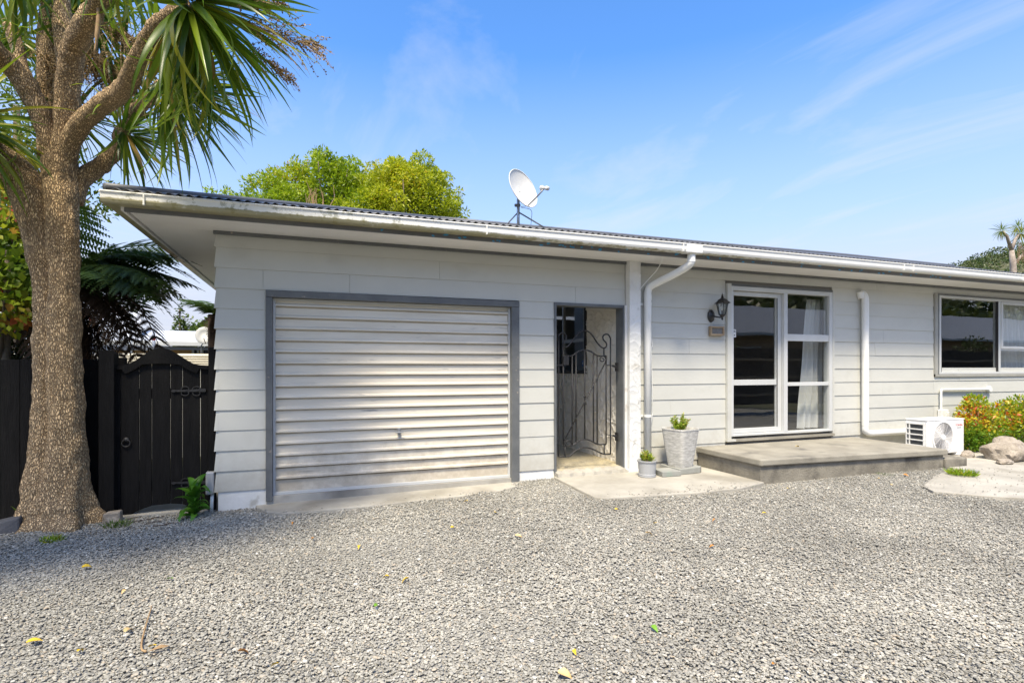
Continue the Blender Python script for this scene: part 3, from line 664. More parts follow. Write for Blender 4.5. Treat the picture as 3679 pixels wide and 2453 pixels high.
g = MB(); g.box(3.64,3.70,.13,3.4,.14,2.7); g.build('passage_wall', M['stucco_in'], house)
g = MB(); g.box(3.64,4.66,.13,1.5,2.45,2.47); g.build('passage_ceiling', M['soffit'], house)
# passage window
pw = MB(); pw.box(4.63,4.70,WY0,WY0+.045,WYB,2.6); pw.box(4.63,4.70,WY0+.045,2.3,WYB,WYB+.05); pwo = pw.build('passage_window', M['rubber'], house)
g = MB(); g.box(4.645,4.69,WY0+.05,WY0+.085,WYB+.05,2.6); yq = pass_y(2026); g.box(4.645,4.69,yq,yq+.04,WYB+.05,2.6); zq = at(2080, 1228, pass_y(2080)).z; g.box(4.648,4.688,WY0+.085,yq,zq,zq+.05); g.build('frame', M['steel'], pwo)
g = MB(); g.add([(4.668,WY0+.03,WYB+.03),(4.668,2.3,WYB+.03),(4.668,2.3,2.6),(4.668,WY0+.03,2.6)], [(0,1,2,3)]); g.build('pane', M['glass'], pwo)
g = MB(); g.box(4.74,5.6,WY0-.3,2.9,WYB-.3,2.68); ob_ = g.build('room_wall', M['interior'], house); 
me = ob_.data; bm = bmesh.new(); bm.from_mesh(me); bmesh.ops.delete(bm, geom=[f_ for f_ in bm.faces if f_.calc_center_median().x < 4.745], context='FACES'); bm.to_mesh(me); bm.free()
sp_ = at(2094, 1305, pass_y(2094))
g = MB()
oct_ = [(.055*math.cos(R(22.5+45*k)), .055*math.sin(R(22.5+45*k))) for k in range(8)]
g.add([(4.664, sp_.y+a, sp_.z+b_) for a, b_ in oct_]+[(4.666, sp_.y+a, sp_.z+b_) for a, b_ in oct_], [tuple(range(8)), tuple(range(15, 7, -1))]+[(k, (k+1) % 8, 8+(k+1) % 8, 8+k) for k in range(8)])
stk = g.build('window_sticker', M['blueprint']); tag(stk, 'small blue alarm sticker inside the passage window behind the iron gate', 'sticker')
tx_ = text_obj('sticker_lettering', 'ADT', .042, M['white'], None, (4.6635, sp_.y, sp_.z), (R(90), 0, R(-90)), .0003); tx_.parent = stk
# gateway lining and threshold
g = MB(); g.box(3.606,3.635,-.036,.13,.14,2.155); g.box(4.562,4.592,-.040,.13,.14,2.155); g.box(3.606,4.592,-.038,.13,2.156,2.19); g.build('gateway_frame', M['trim'], house)
g = MB(); n_t = 18
top = [(3.615+.955*k/n_t, -.115+.012*math.sin(k*1.9), .145+.006*math.sin(k*2.3)) for k in range(n_t+1)]
for k in range(n_t):
    a, b_ = top[k], top[k+1]; g.hexa([(a[0],a[1]-.02,.05),(b_[0],b_[1]-.02,.05),(b_[0],.02,.05),(a[0],.02,.05),(a[0],a[1],a[2]-.02),(b_[0],b_[1],b_[2]-.02),(b_[0],.02,b_[2]),(a[0],.02,a[2])])
g.build('threshold', M['path'], house)
# garage door in its frame
g = MB(); g.box(.430,.490,-.045,.10,.06,2.108); g.box(3.056,3.150,-.045,.10,.05,2.108); g.box(.430,3.150,-.047,.10,2.110,2.178); g.build('garage_door_frame', M['trim'], house, bevel=.004)
g = MB(); prof = [(2.112,.055)]; z = 2.062
while z > .20:
    d_ = .023
    prof += [(z, .055), (z-.014, .055-d_), (z-.030, .055-d_-.002), (z-.033, .070), (z-.044, .070), (z-.047, .055)]; z -= .1178
prof += [(.135,.055)]
nx = 60; DX0, DX1 = .515, 3.035
for (zz, y_) in prof:
    for i in range(nx+1):
        x = DX0+(DX1-DX0)*i/nx; dent = .0035*max(0, noise.noise(Vector((x*2.6, zz*9, 3))))*(1 if zz < .75 else .25)+.0006*noise.noise(Vector((x*1.1, zz*2, 9)))
        g.v.append((x, y_+dent, zz-.7*dent))
for j in range(len(prof)-1):
    for i in range(nx):
        a = j*(nx+1)+i; g.f.append((a, a+1, a+2+nx, a+1+nx))
gd = g.build('garage_door', M['door'], house, smooth=True, autosm=20)
g = MB(); g.box(.492,.514,.020,.075,.125,2.106); g.box(3.036,3.055,.020,.075,.125,2.106); g.box(.492,3.055,.015,.075,.105,.134); g.box(.514,3.036,.03,.075,2.085,2.106); g.build('edge_channel', M['alu'], gd)
g = MB(); g.tube([(1.757,.055,.69),(1.757,-.01,.69)], .014, 10); g.tube([(1.715,-.008,.694),(1.80,-.008,.694)], .007, 8); g.box(1.742,1.772,.01,.032,.655,.735); g.build('handle', M['steel'], gd, bevel=.002)
g = MB(); g.box(.43,3.15,-.02,.12,-.03,.102); g.build('garage_sill', M['concrete'], house)
# sliding door
def bars(lst, y0, y1):
    g = MB()
    for (x0, x1, z0, z1) in lst: g.box(x0, x1, y0, y1, z0, z1)
    return g
def bars_each(lst, y0, y1, name, m, parent, bevel=0):
    for q in lst: bars([q], y0, y1).build(name, m, parent, bevel=bevel)
sld = MB().box(6.212,6.280,-.060,.06,.411,2.556).build('sliding_door', M['board'], house)
MB().box(8.204,8.236,-.060,.06,.411,2.556).build('architrave', M['board'], sld); MB().box(6.20,6.345,-.075,.0,.380,.410).build('sill_end', M['board'], sld)
g = MB(); g.box(6.280,8.204,-.050,.05,2.527,2.556); g.build('head_flashing', M['trim'], sld)
bars_each([(6.281,6.322,.446,2.526),(8.135,8.203,.446,2.526),(6.322,8.135,2.470,2.526),(6.322,8.135,.446,.478),(7.240,7.308,.479,2.469)], -.055, .045, 'door_frame', M['alu'], sld, bevel=.003)
bars_each([(7.310,8.134,1.786,1.886),(7.310,8.134,1.132,1.184)], -.045, .005, 'transom', M['alu'], sld, bevel=.003)
bars_each([(6.324,6.360,.482,2.466),(7.150,7.238,.482,2.466),(6.36,7.15,2.405,2.464),(6.36,7.15,.482,.545),(6.36,7.15,1.150,1.228)], -.005, .04, 'sliding_sash', M['alu'], sld, bevel=.003)
g = bars([(7.150,7.166,.55,2.40)], -.008, -.0055); g.build('sash_seal', M['rubber'], sld)
for (x0, x1, z0, z1, y_) in [(6.35,7.155,1.222,2.41,.018),(6.35,7.155,.54,1.155,.018),(7.305,8.138,1.884,2.472,-.02),(7.305,8.138,1.182,1.788,-.02),(7.305,8.138,.476,1.134,-.02)]:
    g = MB(); g.add([(x0,y_,z0),(x1,y_,z0),(x1,y_,z1),(x0,y_,z1)], [(0,1,2,3)]); g.build('pane', M['glass'], sld)
g = MB(); g.box(6.212,8.236,-.065,.02,.375,.409); g.build('door_sill', M['step'], house)
# window on the right
M['wtrim'] = mk('window_trim_paint', (.36,.355,.32), (.30,.295,.265), 5, .6, .1)
wn = MB(); wn.box(10.555,10.625,-.045,.04,1.25,2.63); wn.box(10.555,13.7,-.048,.04,1.245,1.285); wn.box(13.62,13.7,-.044,.04,1.286,2.628); win = wn.build('window', M['wtrim'], house)
g = MB(); g.box(10.625,13.62,-.048,.04,2.606,2.632); g.box(10.626,10.652,-.046,.04,1.287,2.605); g.build('window_trim', M['trim'], win)
bars_each([(10.653,10.700,1.286,2.604),(13.56,13.62,1.286,2.604),(10.70,13.56,2.563,2.604),(10.70,13.56,1.286,1.325),(12.232,12.300,1.326,2.562)], -.050, .03, 'frame', M['alu'], win, bevel=.003)
bars_each([(12.30,12.352,1.728,2.560),(13.50,13.555,1.728,2.560),(12.352,13.50,2.515,2.560),(12.352,13.50,1.728,1.775)], -.062, -.02, 'sash', M['alu'], win, bevel=.003)
g = bars([(12.30,13.56,1.700,1.727)], -.046, .02); g.build('transom', M['alu'], win)
bars_each([(10.70,10.707,1.326,2.562),(12.225,12.231,1.326,2.562)], -.052, -.01, 'seal', M['rubber'], win)
for (x0, x1, z0, z1, y_) in [(10.695,12.235,1.32,2.565,-.012),(12.345,13.505,1.77,2.52,-.042),(12.29,13.565,1.32,1.705,-.014)]:
    g = MB(); g.add([(x0,y_,z0),(x1,y_,z0),(x1,y_,z1),(x0,y_,z1)], [(0,1,2,3)]); g.build('pane', M['glass'], win)
# downpipes
g = MB(); g.tube(spline([(5.165,-.60,2.79),(5.165,-.60,2.72),(5.158,-.585,2.655),(5.11,-.47,2.59),(4.99,-.22,2.49),(4.925,-.105,2.435),(4.905,-.080,2.36),(4.905,-.078,2.2)], 6)+[(4.905,-.078,.10)], .047, 16)
dp = g.build('downpipe', M['pvc'], house, smooth=True)
for x_, y_, z, h_ in ((5.165,-.60,2.71,.035),(4.905,-.078,2.30,.035),(4.905,-.078,2.215,.014),(4.905,-.078,.78,.014)):
    g = MB(); g.tube([(x_,y_,z-h_),(x_,y_,z+h_)], .0505, 16)
    if h_ < .02: g.box(4.80,4.862,-.04,-.03,z-.016,z+.014)
    g.build('pipe_clip', M['pvc'], dp)
g = MB(); g.tube(spline([(8.83,-.03,2.545),(8.84,-.06,2.53),(8.846,-.085,2.47),(8.846,-.09,2.35)], 5)+[(8.846,-.09,.50)], .050, 14)
g.tube(spline([(8.846,-.09,.52),(8.846,-.09,.44),(8.88,-.09,.40),(8.96,-.09,.385)], 5)+[(10.3,-.09,.375)], .046, 14)
g.tube([(8.79,-.05,2.56),(8.80,-.06,2.46)], [.05,.045], 12); g.build('downpipe', M['pvc'], house, smooth=True, autosm=35)

# patio step
FL, FRt = (5.74, -1.10), (8.60, -1.33)
st = thing('patio_step', 'weathered grey concrete patio step below the sliding door', 'step', (7.1, -.6, .06))
TOP = .335
g = MB(); g.prism([(5.705,-.03),(5.715,-1.115),FL if False else (5.735,-1.135),(8.60,-1.365),(8.64,-1.36),(8.64,-.03)], TOP-.075, TOP); adopt(st, g.build('deck', M['step'], bevel=.014))
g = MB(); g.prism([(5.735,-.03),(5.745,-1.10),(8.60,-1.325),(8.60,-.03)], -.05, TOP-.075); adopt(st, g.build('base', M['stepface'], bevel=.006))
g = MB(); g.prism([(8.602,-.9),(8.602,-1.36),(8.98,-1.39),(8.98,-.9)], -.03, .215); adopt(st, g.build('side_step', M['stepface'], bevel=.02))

# ------------------------------------------------------------------ fixtures on the front wall
ln = thing('wall_lantern', 'black coach lantern on the wall left of the sliding door', 'lantern', (6.03, -.03, 2.12))
LX, LY = 6.035, -.155
g = MB(); g.lathe([(.0,0),(.058,.0),(.055,-.012),(.03,-.022),(.012,-.034),(.0,-.036)], (5.955,-.028,2.10), 20, 'y')
for v_i, vv in enumerate(g.v): g.v[v_i] = (vv[0], vv[1], 2.10+(vv[2]-2.10)*1.5)
adopt(ln, g.build('back_plate', M['lampblack'], smooth=True))
g = MB(); g.tube(spline([(5.955,-.06,2.10),(5.985,-.10,2.085),(6.02,-.14,2.075),(LX,LY,2.09)], 5), .011, 8); g.lathe([(.002,2.035),(.012,2.045),(.016,2.058),(.007,2.070),(.020,2.082),(.038,2.098),(.045,2.108),(.045,2.114)], (LX,LY,0), 12); adopt(ln, g.build('arm', M['lampblack'], smooth=True))
g = MB(); g.lathe([(.112,2.262),(.104,2.270),(.078,2.290),(.060,2.312),(.028,2.330),(.016,2.338),(.022,2.346),(.010,2.358),(.016,2.368),(.006,2.382),(.003,2.402)], (LX,LY,0), 6); adopt(ln, g.build('roof', M['lampblack']))
g = MB()
for k in range(6):
    a = 2*math.pi*k/6; g.tube([(LX+.045*math.cos(a),LY+.045*math.sin(a),2.112),(LX+.078*math.cos(a),LY+.078*math.sin(a),2.264)], .0048, 5)
adopt(ln, g.build('cage', M['lampblack']))
for k in range(6):
    a, b_ = 2*math.pi*k/6, 2*math.pi*(k+1)/6; g = MB()
    g.add([(LX+.043*math.cos(a),LY+.043*math.sin(a),2.114),(LX+.043*math.cos(b_),LY+.043*math.sin(b_),2.114),(LX+.075*math.cos(b_),LY+.075*math.sin(b_),2.262),(LX+.075*math.cos(a),LY+.075*math.sin(a),2.262)], [(0,1,2,3)])
    adopt(ln, g.build('pane', M['glass']))
g = MB(); g.lathe([(.016,2.115),(.016,2.165)], (LX,LY,0), 10); adopt(ln, g.build('bulb_holder', M['darksteel']))
g = MB(); g.lathe([(.014,2.166),(.022,2.185),(.024,2.205),(.016,2.228),(.002,2.236)], (LX,LY,0), 12); adopt(ln, g.build('bulb', M['white'], smooth=True))

pl = thing('house_plaque', 'small wooden framed grey plaque below the coach lantern', 'plaque', (6.03, -.03, 1.895))
g = bars([(5.915,6.150,1.938,1.962),(5.915,6.150,1.834,1.858),(5.915,5.940,1.859,1.937),(6.125,6.150,1.859,1.937)], -.072, -.028); adopt(pl, g.build('frame', M['wood'], bevel=.002))
g = MB(); g.box(5.941,6.124,-.056,-.03,1.859,1.937); adopt(pl, g.build('plate', M['slate']))

tp = thing('garden_tap', 'small brass garden tap on the wall behind the tall pot', 'tap', (5.19, -.03, .36))
g = MB(); g.tube([(5.26,-.03,.385),(5.225,-.09,.372)], .012, 8); g.tube(spline([(5.25,-.05,.382),(5.22,-.10,.368),(5.205,-.115,.34),(5.205,-.115,.31)], 4), .011, 8); adopt(tp, g.build('spout', M['brass'], smooth=True))
g = MB(); g.lathe([(.003,0),(.018,.004),(.022,.016),(.018,.028),(.003,.03)], (5.175,-.10,.352), 10); adopt(tp, g.build('tap_handle', M['alu'], smooth=True))

cb_ = MB(); p_ = lambda x, y, d_=-.06: at(2200+x/3.92, 860+y/3.92, d_)
cb_.tube(spline([p_(710,170,-.53),p_(712,230,-.45),p_(690,320,-.36),p_(620,440,-.25),p_(540,530,-.17),p_(440,640,-.13),p_(395,700,-.13),p_(385,760,-.11)], 6), .0042, 6)
cb_.tube(spline([p_(488,1170,-.10),p_(505,1270,-.075),p_(545,1380,-.05),p_(566,1500,-.045),p_(552,1580,-.045),at(2200+568/3.92,1450+20/3.92,-.05),at(2200+560/3.92,1450+180/3.92,-.06),at(2200+530/3.92,1450+350/3.92,-.07),at(2200+495/3.92,1450+440/3.92,-.09)], 6), .0042, 6)
o = cb_.build('white_cable', M['pvc'], smooth=True); tag(o, 'thin white cable hanging down beside the white downpipe', 'cable')

sk = MB(); q = at(2500+290/2.09, 950+517/2.09, .012); sk.box(q.x-.030,q.x+.030,.0145,.0165,q.z-.055,q.z+.055); sko = sk.build('door_sticker', M['white']); tag(sko, 'small white sticker on the sliding door glass', 'sticker')
sk = MB(); sk.box(q.x-.022,q.x+.020,.0135,.0143,q.z+.030,q.z+.042); sk.box(q.x-.022,q.x+.020,.0135,.0143,q.z+.014,q.z+.024); sk.prismy([(q.x-.012,q.z-.03),(q.x+.006,q.z-.038),(q.x+.016,q.z-.022),(q.x+.002,q.z-.012)], .0135, .0143); so_ = sk.build('print', M['ink'], sko)

ub = thing('utility_box', 'grey utility box with white pipe on the corner by the black gate', 'meter box', (-.05, .03, .2))
b0 = at(752, 1740, .02)
g = MB(); g.box(-.105,-.031,-.02,.12,.165,.385); adopt(ub, g.build('box', M['potgrey'], bevel=.012))
g = MB(); g.tube([(-.052,.02,.17),(-.058,.01,-.02)], .016, 10); adopt(ub, g.build('pipe', M['pvc'], smooth=True))

# curtains inside
def curtain(name, x0, x1, xb0, xb1, z0, z1, y, label, waves):
    g = MB(); nu, nv = 60, 12
    for j in range(nv+1):
        t = j/nv; zz = z1+(z0-z1)*t; a = x0+(xb0-x0)*t; b_ = x1+(xb1-x1)*t
        for i in range(nu+1):
            s_ = i/nu; g.v.append((a+(b_-a)*s_, y+.035*math.sin(s_*waves*6.283+.6*math.sin(t*3))*(0.5+.5*t)+.01*math.sin(t*9+s_*20), zz))
    for j in range(nv):
        for i in range(nu): k = j*(nu+1)+i; g.f.append((k, k+1, k+2+nu, k+1+nu))
    o = g.build(name, M['curtain'], smooth=True); tag(o, label, 'curtain'); return o
curtain('curtain', 8.0, 8.55, 7.80, 8.62, .47, 2.45, .22, 'white net curtain at the right side of the sliding door', 6)
curtain('curtain', 12.55, 13.75, 12.6, 13.75, 1.2, 2.56, .16, 'white net curtain in the right side of the far window', 10)

# ------------------------------------------------------------------ satellite dish on the roof
DY = 1.1
sdsh = thing('satellite_dish', 'pale satellite dish on a steel mast on the roof', 'satellite dish', at(1862, 815, DY))
p0 = at(1862, 823, DY); p1 = at(1862, 735, DY)
g = MB(); g.tube([p0+Vector((0,0,-.12)), at(1862, 715, DY)], .021, 12); adopt(sdsh, g.build('mast', M['steel'], smooth=True))
pj = at(1862, 762, DY)
for e_ in (at(1806, 815, DY+.12), at(1990, 830, DY-.25)):
    g = MB(); g.tube([pj, e_+Vector((0,0,-.03))], .010, 6); adopt(sdsh, g.build('stay', M['darksteel']))
ctr = at(1876, 680, DY-.05); axis = (Vector((.41,-.85,.33))).normalized()
upv = (Vector((0,0,1))-axis*axis.z).normalized(); sd_ = axis.cross(upv)
def dpt(u, v_, w_): return ctr+sd_*u+upv*v_+axis*w_
g = MB(); nr, na_ = 10, 40; RA, RB = .265, .295
for s_ in (0, 1):
    for i in range(nr+1):
        t = i/nr
        for k in range(na_):
            a = 2*math.pi*k/na_; g.v.append(dpt(RA*t*math.cos(a), RB*t*math.sin(a), .075*t*t-.05-.010*s_))
h = (nr+1)*na_
for i in range(nr):
    for k in range(na_):
        a = i*na_+k; b_ = i*na_+(k+1) % na_; g.f.append((a, b_, b_+na_, a+na_)); g.f.append((h+a+na_, h+b_+na_, h+b_, h+a))
for k in range(na_): g.f.append((nr*na_+k, nr*na_+(k+1) % na_, h+nr*na_+(k+1) % na_, h+nr*na_+k))
adopt(sdsh, g.build('reflector', M['dish'], smooth=True, autosm=40))
g = MB(); g.tube([dpt(RA*math.cos(a), RB*math.sin(a), .024) for a in np.linspace(0, 6.283, 41)[:-1]], .007, 6, closed=True); adopt(sdsh, g.build('rim', M['dish'], smooth=True))
foc = at(1955, 676, DY-.42); low = dpt(0, -RB*.93, .01)
g = MB(); g.tube([low, low.lerp(foc, .55)+Vector((0,0,-.012)), foc+Vector((-.02,0,-.03))], .011, 8); adopt(sdsh, g.build('arm', M['steel'], smooth=True))
g = MB(); fd = (ctr-foc).normalized(); g.tube([foc+fd*.055, foc+fd*.03, foc+fd*.028, foc-fd*.03], [.036,.036,.024,.022], 12); g.tube([foc-fd*.03, foc-fd*.075+Vector((0,0,-.01))], .028, 8); adopt(sdsh, g.build('receiver', M['dish'], smooth=True))
g = MB(); g.tube([at(1850, 738, DY)+Vector((0,0,0)), at(1868, 738, DY)], .022, 8); g.tube([at(1862, 700, DY), ctr-axis*.06], .018, 8); adopt(sdsh, g.build('bracket', M['darksteel']))
g = MB(); g.tube(spline([low, at(1872, 745, DY), at(1908, 755, DY-.05), at(1909, 790, DY), at(1906, 822, DY)], 5), .004, 5); adopt(sdsh, g.build('cable', M['steel']))

# ------------------------------------------------------------------ iron gate
ig = thing('iron_gate', 'tall black wrought iron gate with scrolls in the passage doorway', 'gate', (4.1, .03, .16))
GY = .045
gi_ = lambda x, y, d_=0: at(1950+x/2.24, 1050+y/2.24, GY+d_)
def bar(pts, r_=.0092, nm='bar', d_=0, n=3, s=True):
    q = [gi_(x, y, d_) for x, y in pts]; g = MB(); g.tube(spline(q, n) if s and len(q) > 2 else q, r_, 7); o = g.build(nm, M['iron'], smooth=True); adopt(ig, o)
bar([(128,1320),(128,900),(128,360)]); bar([(545,1300),(545,900),(545,372)])
bar([(128,360),(132,340),(150,327),(172,330),(188,352),(188,378),(172,398),(160,415),(166,434),(182,441),(203,432),(235,395),(275,342),(308,315),(340,308),(372,320),(402,352),(440,408),(470,440),(490,448),(508,440),(514,420),(505,400),(490,384),(483,362),(492,344),(512,337),(532,346),(545,372)], nm='crest')
bar([(128,1320),(210,1318),(250,1282),(300,1254),(342,1247),(400,1260),(450,1284),(495,1301),(545,1300)], nm='bottom_rail')
bar([(165,512),(235,510),(270,486),(310,468),(345,465),(390,478),(440,510),(510,512)], nm='top_rail'); bar([(165,1238),(235,1232),(270,1206),(310,1186),(345,1181),(390,1195),(440,1221),(510,1222)], nm='lower_rail')
for x, a, b_ in [(165,440,1238),(237,510,1230),(268,488,1206),(338,466,1182),(408,488,1203),(438,510,1220),(510,512,1222),(492,448,512),(180,1238,1318),(495,1222,1301)]: bar([(x,a),(x,b_)])
bar([(172,1195),(505,562)], .0090, 'brace', -.014)
def scroll(cx_, cy_, r0, turns, a0, sgn, nm):
    pts = [(cx_+r0*(1-t*.8)*math.cos(a0+sgn*turns*6.283*t), cy_+r0*(1-t*.8)*math.sin(a0+sgn*turns*6.283*t)) for t in np.linspace(0, 1, 16)]
    bar(pts, .0078, nm, -.014, 2)
scroll(481, 540, 30, 1.5, R(40), -1, 'scroll'); scroll(203, 1208, 32, 1.5, R(200), -1, 'scroll'); scroll(336, 842, 14, .8, R(60), -1, 'scroll'); scroll(342, 895, 16, .8, R(250), -1, 'scroll')
g = MB(); a, b_ = gi_(160, 585), gi_(202, 515); g.box(a.x,b_.x,GY-.03,GY+.02,a.z,b_.z); g.tube([gi_(168,515,-.01),gi_(170,495,-.01),gi_(180,487,-.01),gi_(190,495,-.01),gi_(192,515,-.01)], .005, 6); adopt(ig, g.build('latch', M['iron'], bevel=.003))
g = MB(); a, b_ = gi_(92, 592), gi_(160, 578); g.box(a.x,b_.x,GY-.012,GY-.002,a.z,b_.z); adopt(ig, g.build('latch_bolt', M['iron']))
for yy in (588, 1148):
    g = MB(); g.tube([gi_(508,yy-4),gi_(560,yy+2)], .006, 6); g.tube([gi_(560,yy+2),gi_(596,yy+14)], [.012,.018], 8); a = gi_(600, yy+12); g.box(a.x-.018,a.x-.002,GY-.03,GY+.03,a.z-.055,a.z+.055); adopt(ig, g.build('hinge', M['iron'], bevel=.002))

# ------------------------------------------------------------------ black timber gate, posts, fence
tq = lambda x, y, d_: at(x/1.96, 1200+y/1.96, d_)
GT = .09
wg = thing('timber_gate', 'black timber gate with arched top and iron strap hinges', 'gate', tq(1140, 1280, GT))
arch = [(800,228),(860,222),(905,213),(960,186),(1010,151),(1060,118),(1110,99),(1140,96),(1190,107),(1250,139),(1320,185),(1370,211),(1400,217),(1470,221)]
bot = [(800,1312),(850,1310),(980,1238),(1070,1207),(1200,1193),(1285,1196),(1410,1235),(1470,1262)]
fa_ = lambda x: float(np.interp(x, [a[0] for a in arch], [a[1] for a in arch])); fb_ = lambda x: float(np.interp(x, [a[0] for a in bot], [a[1] for a in bot]))
ed = [803, 848, 979, 1067, 1199, 1284, 1410, 1468]
for a, b_ in zip(ed, ed[1:]):
    xs_ = np.linspace(a+2.2, b_-2.2, 5)
    tp_ = [tq(x, fa_(x)+8, GT) for x in xs_]; bt_ = [tq(x, fb_(x), GT) for x in xs_]
    off = random.uniform(-.004, .004)
    g = MB(); g.prismy([(p.x, p.z) for p in bt_]+[(p.x, p.z) for p in reversed(tp_)], GT+off, GT+.022+off); adopt(wg, g.build('plank', M['blackwood'], bevel=.002))
xs_ = np.linspace(803, 1468, 34); up_ = [tq(x, fa_(x), GT) for x in xs_]; dn_ = [tq(x, max(fa_(x)+ (26 if x < 880 or x > 1400 else 60), 238-30*math.sin((x-803)/665*3.14)), GT) for x in xs_]
g = MB(); g.prismy([(p.x, p.z) for p in dn_]+[(p.x, p.z) for p in reversed(up_)], GT-.028, GT-.006); adopt(wg, g.build('arch_rail', M['blackwood']))
for zc_ in (.26, 1.15): g = MB(); g.box(tq(806,800,GT).x,tq(1465,800,GT).x,GT+.028,GT+.06,zc_-.05,zc_+.05); adopt(wg, g.build('rail', M['blackwood']))
def strap(yc):
    g = MB(); a = tq(1222, yc, GT); b_ = tq(1450, yc-6, GT)
    g.prismy([(a.x-.02,a.z),(a.x,a.z-.014),(a.x+.02,a.z-.008),(b_.x,b_.z-.016),(b_.x,b_.z+.016),(a.x+.02,a.z+.008),(a.x,a.z+.014)], GT-.016, GT-.007)
    for (cx_, s_) in ((1305, 1), (1305, -1), (1385, 1), (1385, -1)):
        c = tq(cx_, yc, GT); g.tube([(c.x+.032*math.cos(t), GT-.013, c.z+s_*(.022+.022*math.sin(t))) for t in np.linspace(-1.4, 3.6, 12)], .005, 5)
    for cx_ in (1240, 1320, 1400): c = tq(cx_, yc-2, GT); g.lathe([(.006,-.02),(.005,-.024),(.001,-.026)], (c.x, GT+.004, c.z), 8, 'y')
    adopt(wg, g.build('hinge', M['iron']))
strap(400); strap(1046)
c = tq(890, 765, GT); g = MB(); g.tube([(c.x+.033*math.cos(t), GT-.014, c.z-.002+.033*math.sin(t)) for t in np.linspace(0, 6.283, 21)[:-1]], .006, 6, closed=True); g.lathe([(.026,-.004),(.022,-.012),(.010,-.020),(.002,-.022)], (c.x, GT, c.z+.03), 8, 'y'); adopt(wg, g.build('ring_handle', M['iron'], smooth=True))
a, b_ = tq(693, 113, .02), tq(803, 113, .02)
g = MB(); g.prismy([(a.x,-.06),(b_.x,-.06),(b_.x,b_.z-.035),(b_.x-.02,b_.z-.008),(b_.x-.05,b_.z),(a.x,a.z)], .02, .14); o = g.build('gate_post', M['blackwood'], bevel=.004); tag(o, 'broad black timber post between the fence and the arched gate', 'post')
a, b_ = tq(1466, 92, .04), tq(1534, 92, .04)
g = MB(); g.box(a.x,-.032,.04,.13,-.06,a.z); o = g.build('gate_post', M['blackwood'], bevel=.004); tag(o, 'black timber post against the house corner beside the gate', 'post')
g = MB(); a, b_ = tq(818, 165, .22), tq(878, 165, .22); g.box(a.x,b_.x,.22,.30,-.05,a.z); o = g.build('gate_post', M['blackwood'], bevel=.003); tag(o, 'short black timber stub just behind the arched gate', 'post')
fn = thing('timber_fence', 'black stained timber fence running behind the cabbage tree trunk', 'fence', (-1.4, .22, 0))
xx = tq(692, 183, .20).x
while xx > -4.4:
    wd_ = random.uniform(.14, .155); g = MB(); zt = 1.472+random.uniform(-.006, .006)-.001*xx; yo = random.uniform(-.003, .003)
    g.box(xx-wd_+.004,xx,.20+yo,.222+yo,-.05,zt); adopt(fn, g.build('plank', M['blackwood'], bevel=.002)); xx -= wd_
for zc_ in (.35, 1.2): g = MB(); g.box(-4.4,-1.0,.225,.265,zc_-.045,zc_+.045); adopt(fn, g.build('rail', M['blackwood']))
g = MB(); g.prism([(-.86,.02),(-.10,.05),(-.10,.6),(-.86,.6)], -.05, .012); o = g.build('gate_slab', M['path']); o['kind'] = 'structure'

# ------------------------------------------------------------------ pots and paving
def square_pot(c, wt, wb, z0, z1, yaw):
    g = MB(); nseg = 40
    def ring(wd_, z_, cr=.2):
        o_ = []
        for k in range(nseg):
            a = 2*math.pi*k/nseg; p = 5.5; x_ = abs(math.cos(a))**(2/p)*math.copysign(1, math.cos(a)); y_ = abs(math.sin(a))**(2/p)*math.copysign(1, math.sin(a))
            ca, sa = math.cos(yaw), math.sin(yaw); o_.append((c[0]+(x_*ca-y_*sa)*wd_/2, c[1]+(x_*sa+y_*ca)*wd_/2, z_))
        return o_
    rings = []
    for t in np.linspace(0, 1, 9): rings.append(ring(wb+(wt-wb)*t**.9, z0+(z1-z0)*t))
    rings += [ring(wt+.008, z1-.004), ring(wt+.006, z1+.012), ring(wt-.022, z1+.012), ring(wt-.04, z1-.03), ring(wt-.05, z1-.06)]
    for q in rings: g.v += q
    for i in range(len(rings)-1):
        for k in range(nseg): g.f.append((i*nseg+k, i*nseg+(k+1) % nseg, (i+1)*nseg+(k+1) % nseg, (i+1)*nseg+k))
    g.f.append(tuple(reversed(range(nseg)))); soil = ring(wt-.048, z1-.045)
    return g, soil
PC = (5.215, -.33)
tpot = thing('tall_planter', 'tall tapered whitewashed square planter beside the patio step', 'planter', (PC[0], PC[1], .16))
g, soil = square_pot(PC, .36, .235, .162, .625, R(14)); adopt(tpot, g.build('pot', M['potwhite'], smooth=True, autosm=50))
g = MB(); g.v = soil; g.f = [tuple(range(len(soil)))]; adopt(tpot, g.build('soil', M['soil']))
def tuft(name, c, r_, h, n, size, m, label, cat, stem_m):
    t = thing(name, label, cat, c)
    nb = 26; g = MB(); pos = []; dr = []
    for k in range(nb):
        a = random.uniform(0, 6.283); q = random.random()**.5*r_; hh = h*random.uniform(.55, 1.05)*(1-.35*(q/r_)**2); tip = Vector((c[0]+q*math.cos(a), c[1]+q*math.sin(a), c[2]+hh))
        b0_ = Vector((c[0]+.2*q*math.cos(a), c[1]+.2*q*math.sin(a), c[2]-.02)); g.tube([b0_, b0_.lerp(tip, .5)+Vector((0,0,.02)), tip], .0028, 4)
        for j in range(n//nb):
            f_ = random.uniform(.35, 1.0); p = b0_.lerp(tip, f_); pos.append(p); d_ = Vector((random.gauss(0, 1), random.gauss(0, 1), random.gauss(.5, .7))); dr.append(d_)
    adopt(t, g.build('stem', stem_m)); leaf_obj('foliage', [tuple(p) for p in pos], [tuple(d_) for d_ in dr], np.random.default_rng(3).uniform(.7, 1.3, len(pos))*size, m, t, 'stuff', .38)
    return t
tuft('potted_shrub', (PC[0]-.02, PC[1], .58), .14, .25, 1700, .026, M['succ'], 'bright green clipped shrub growing in the tall white planter', 'shrub', M['dry'])
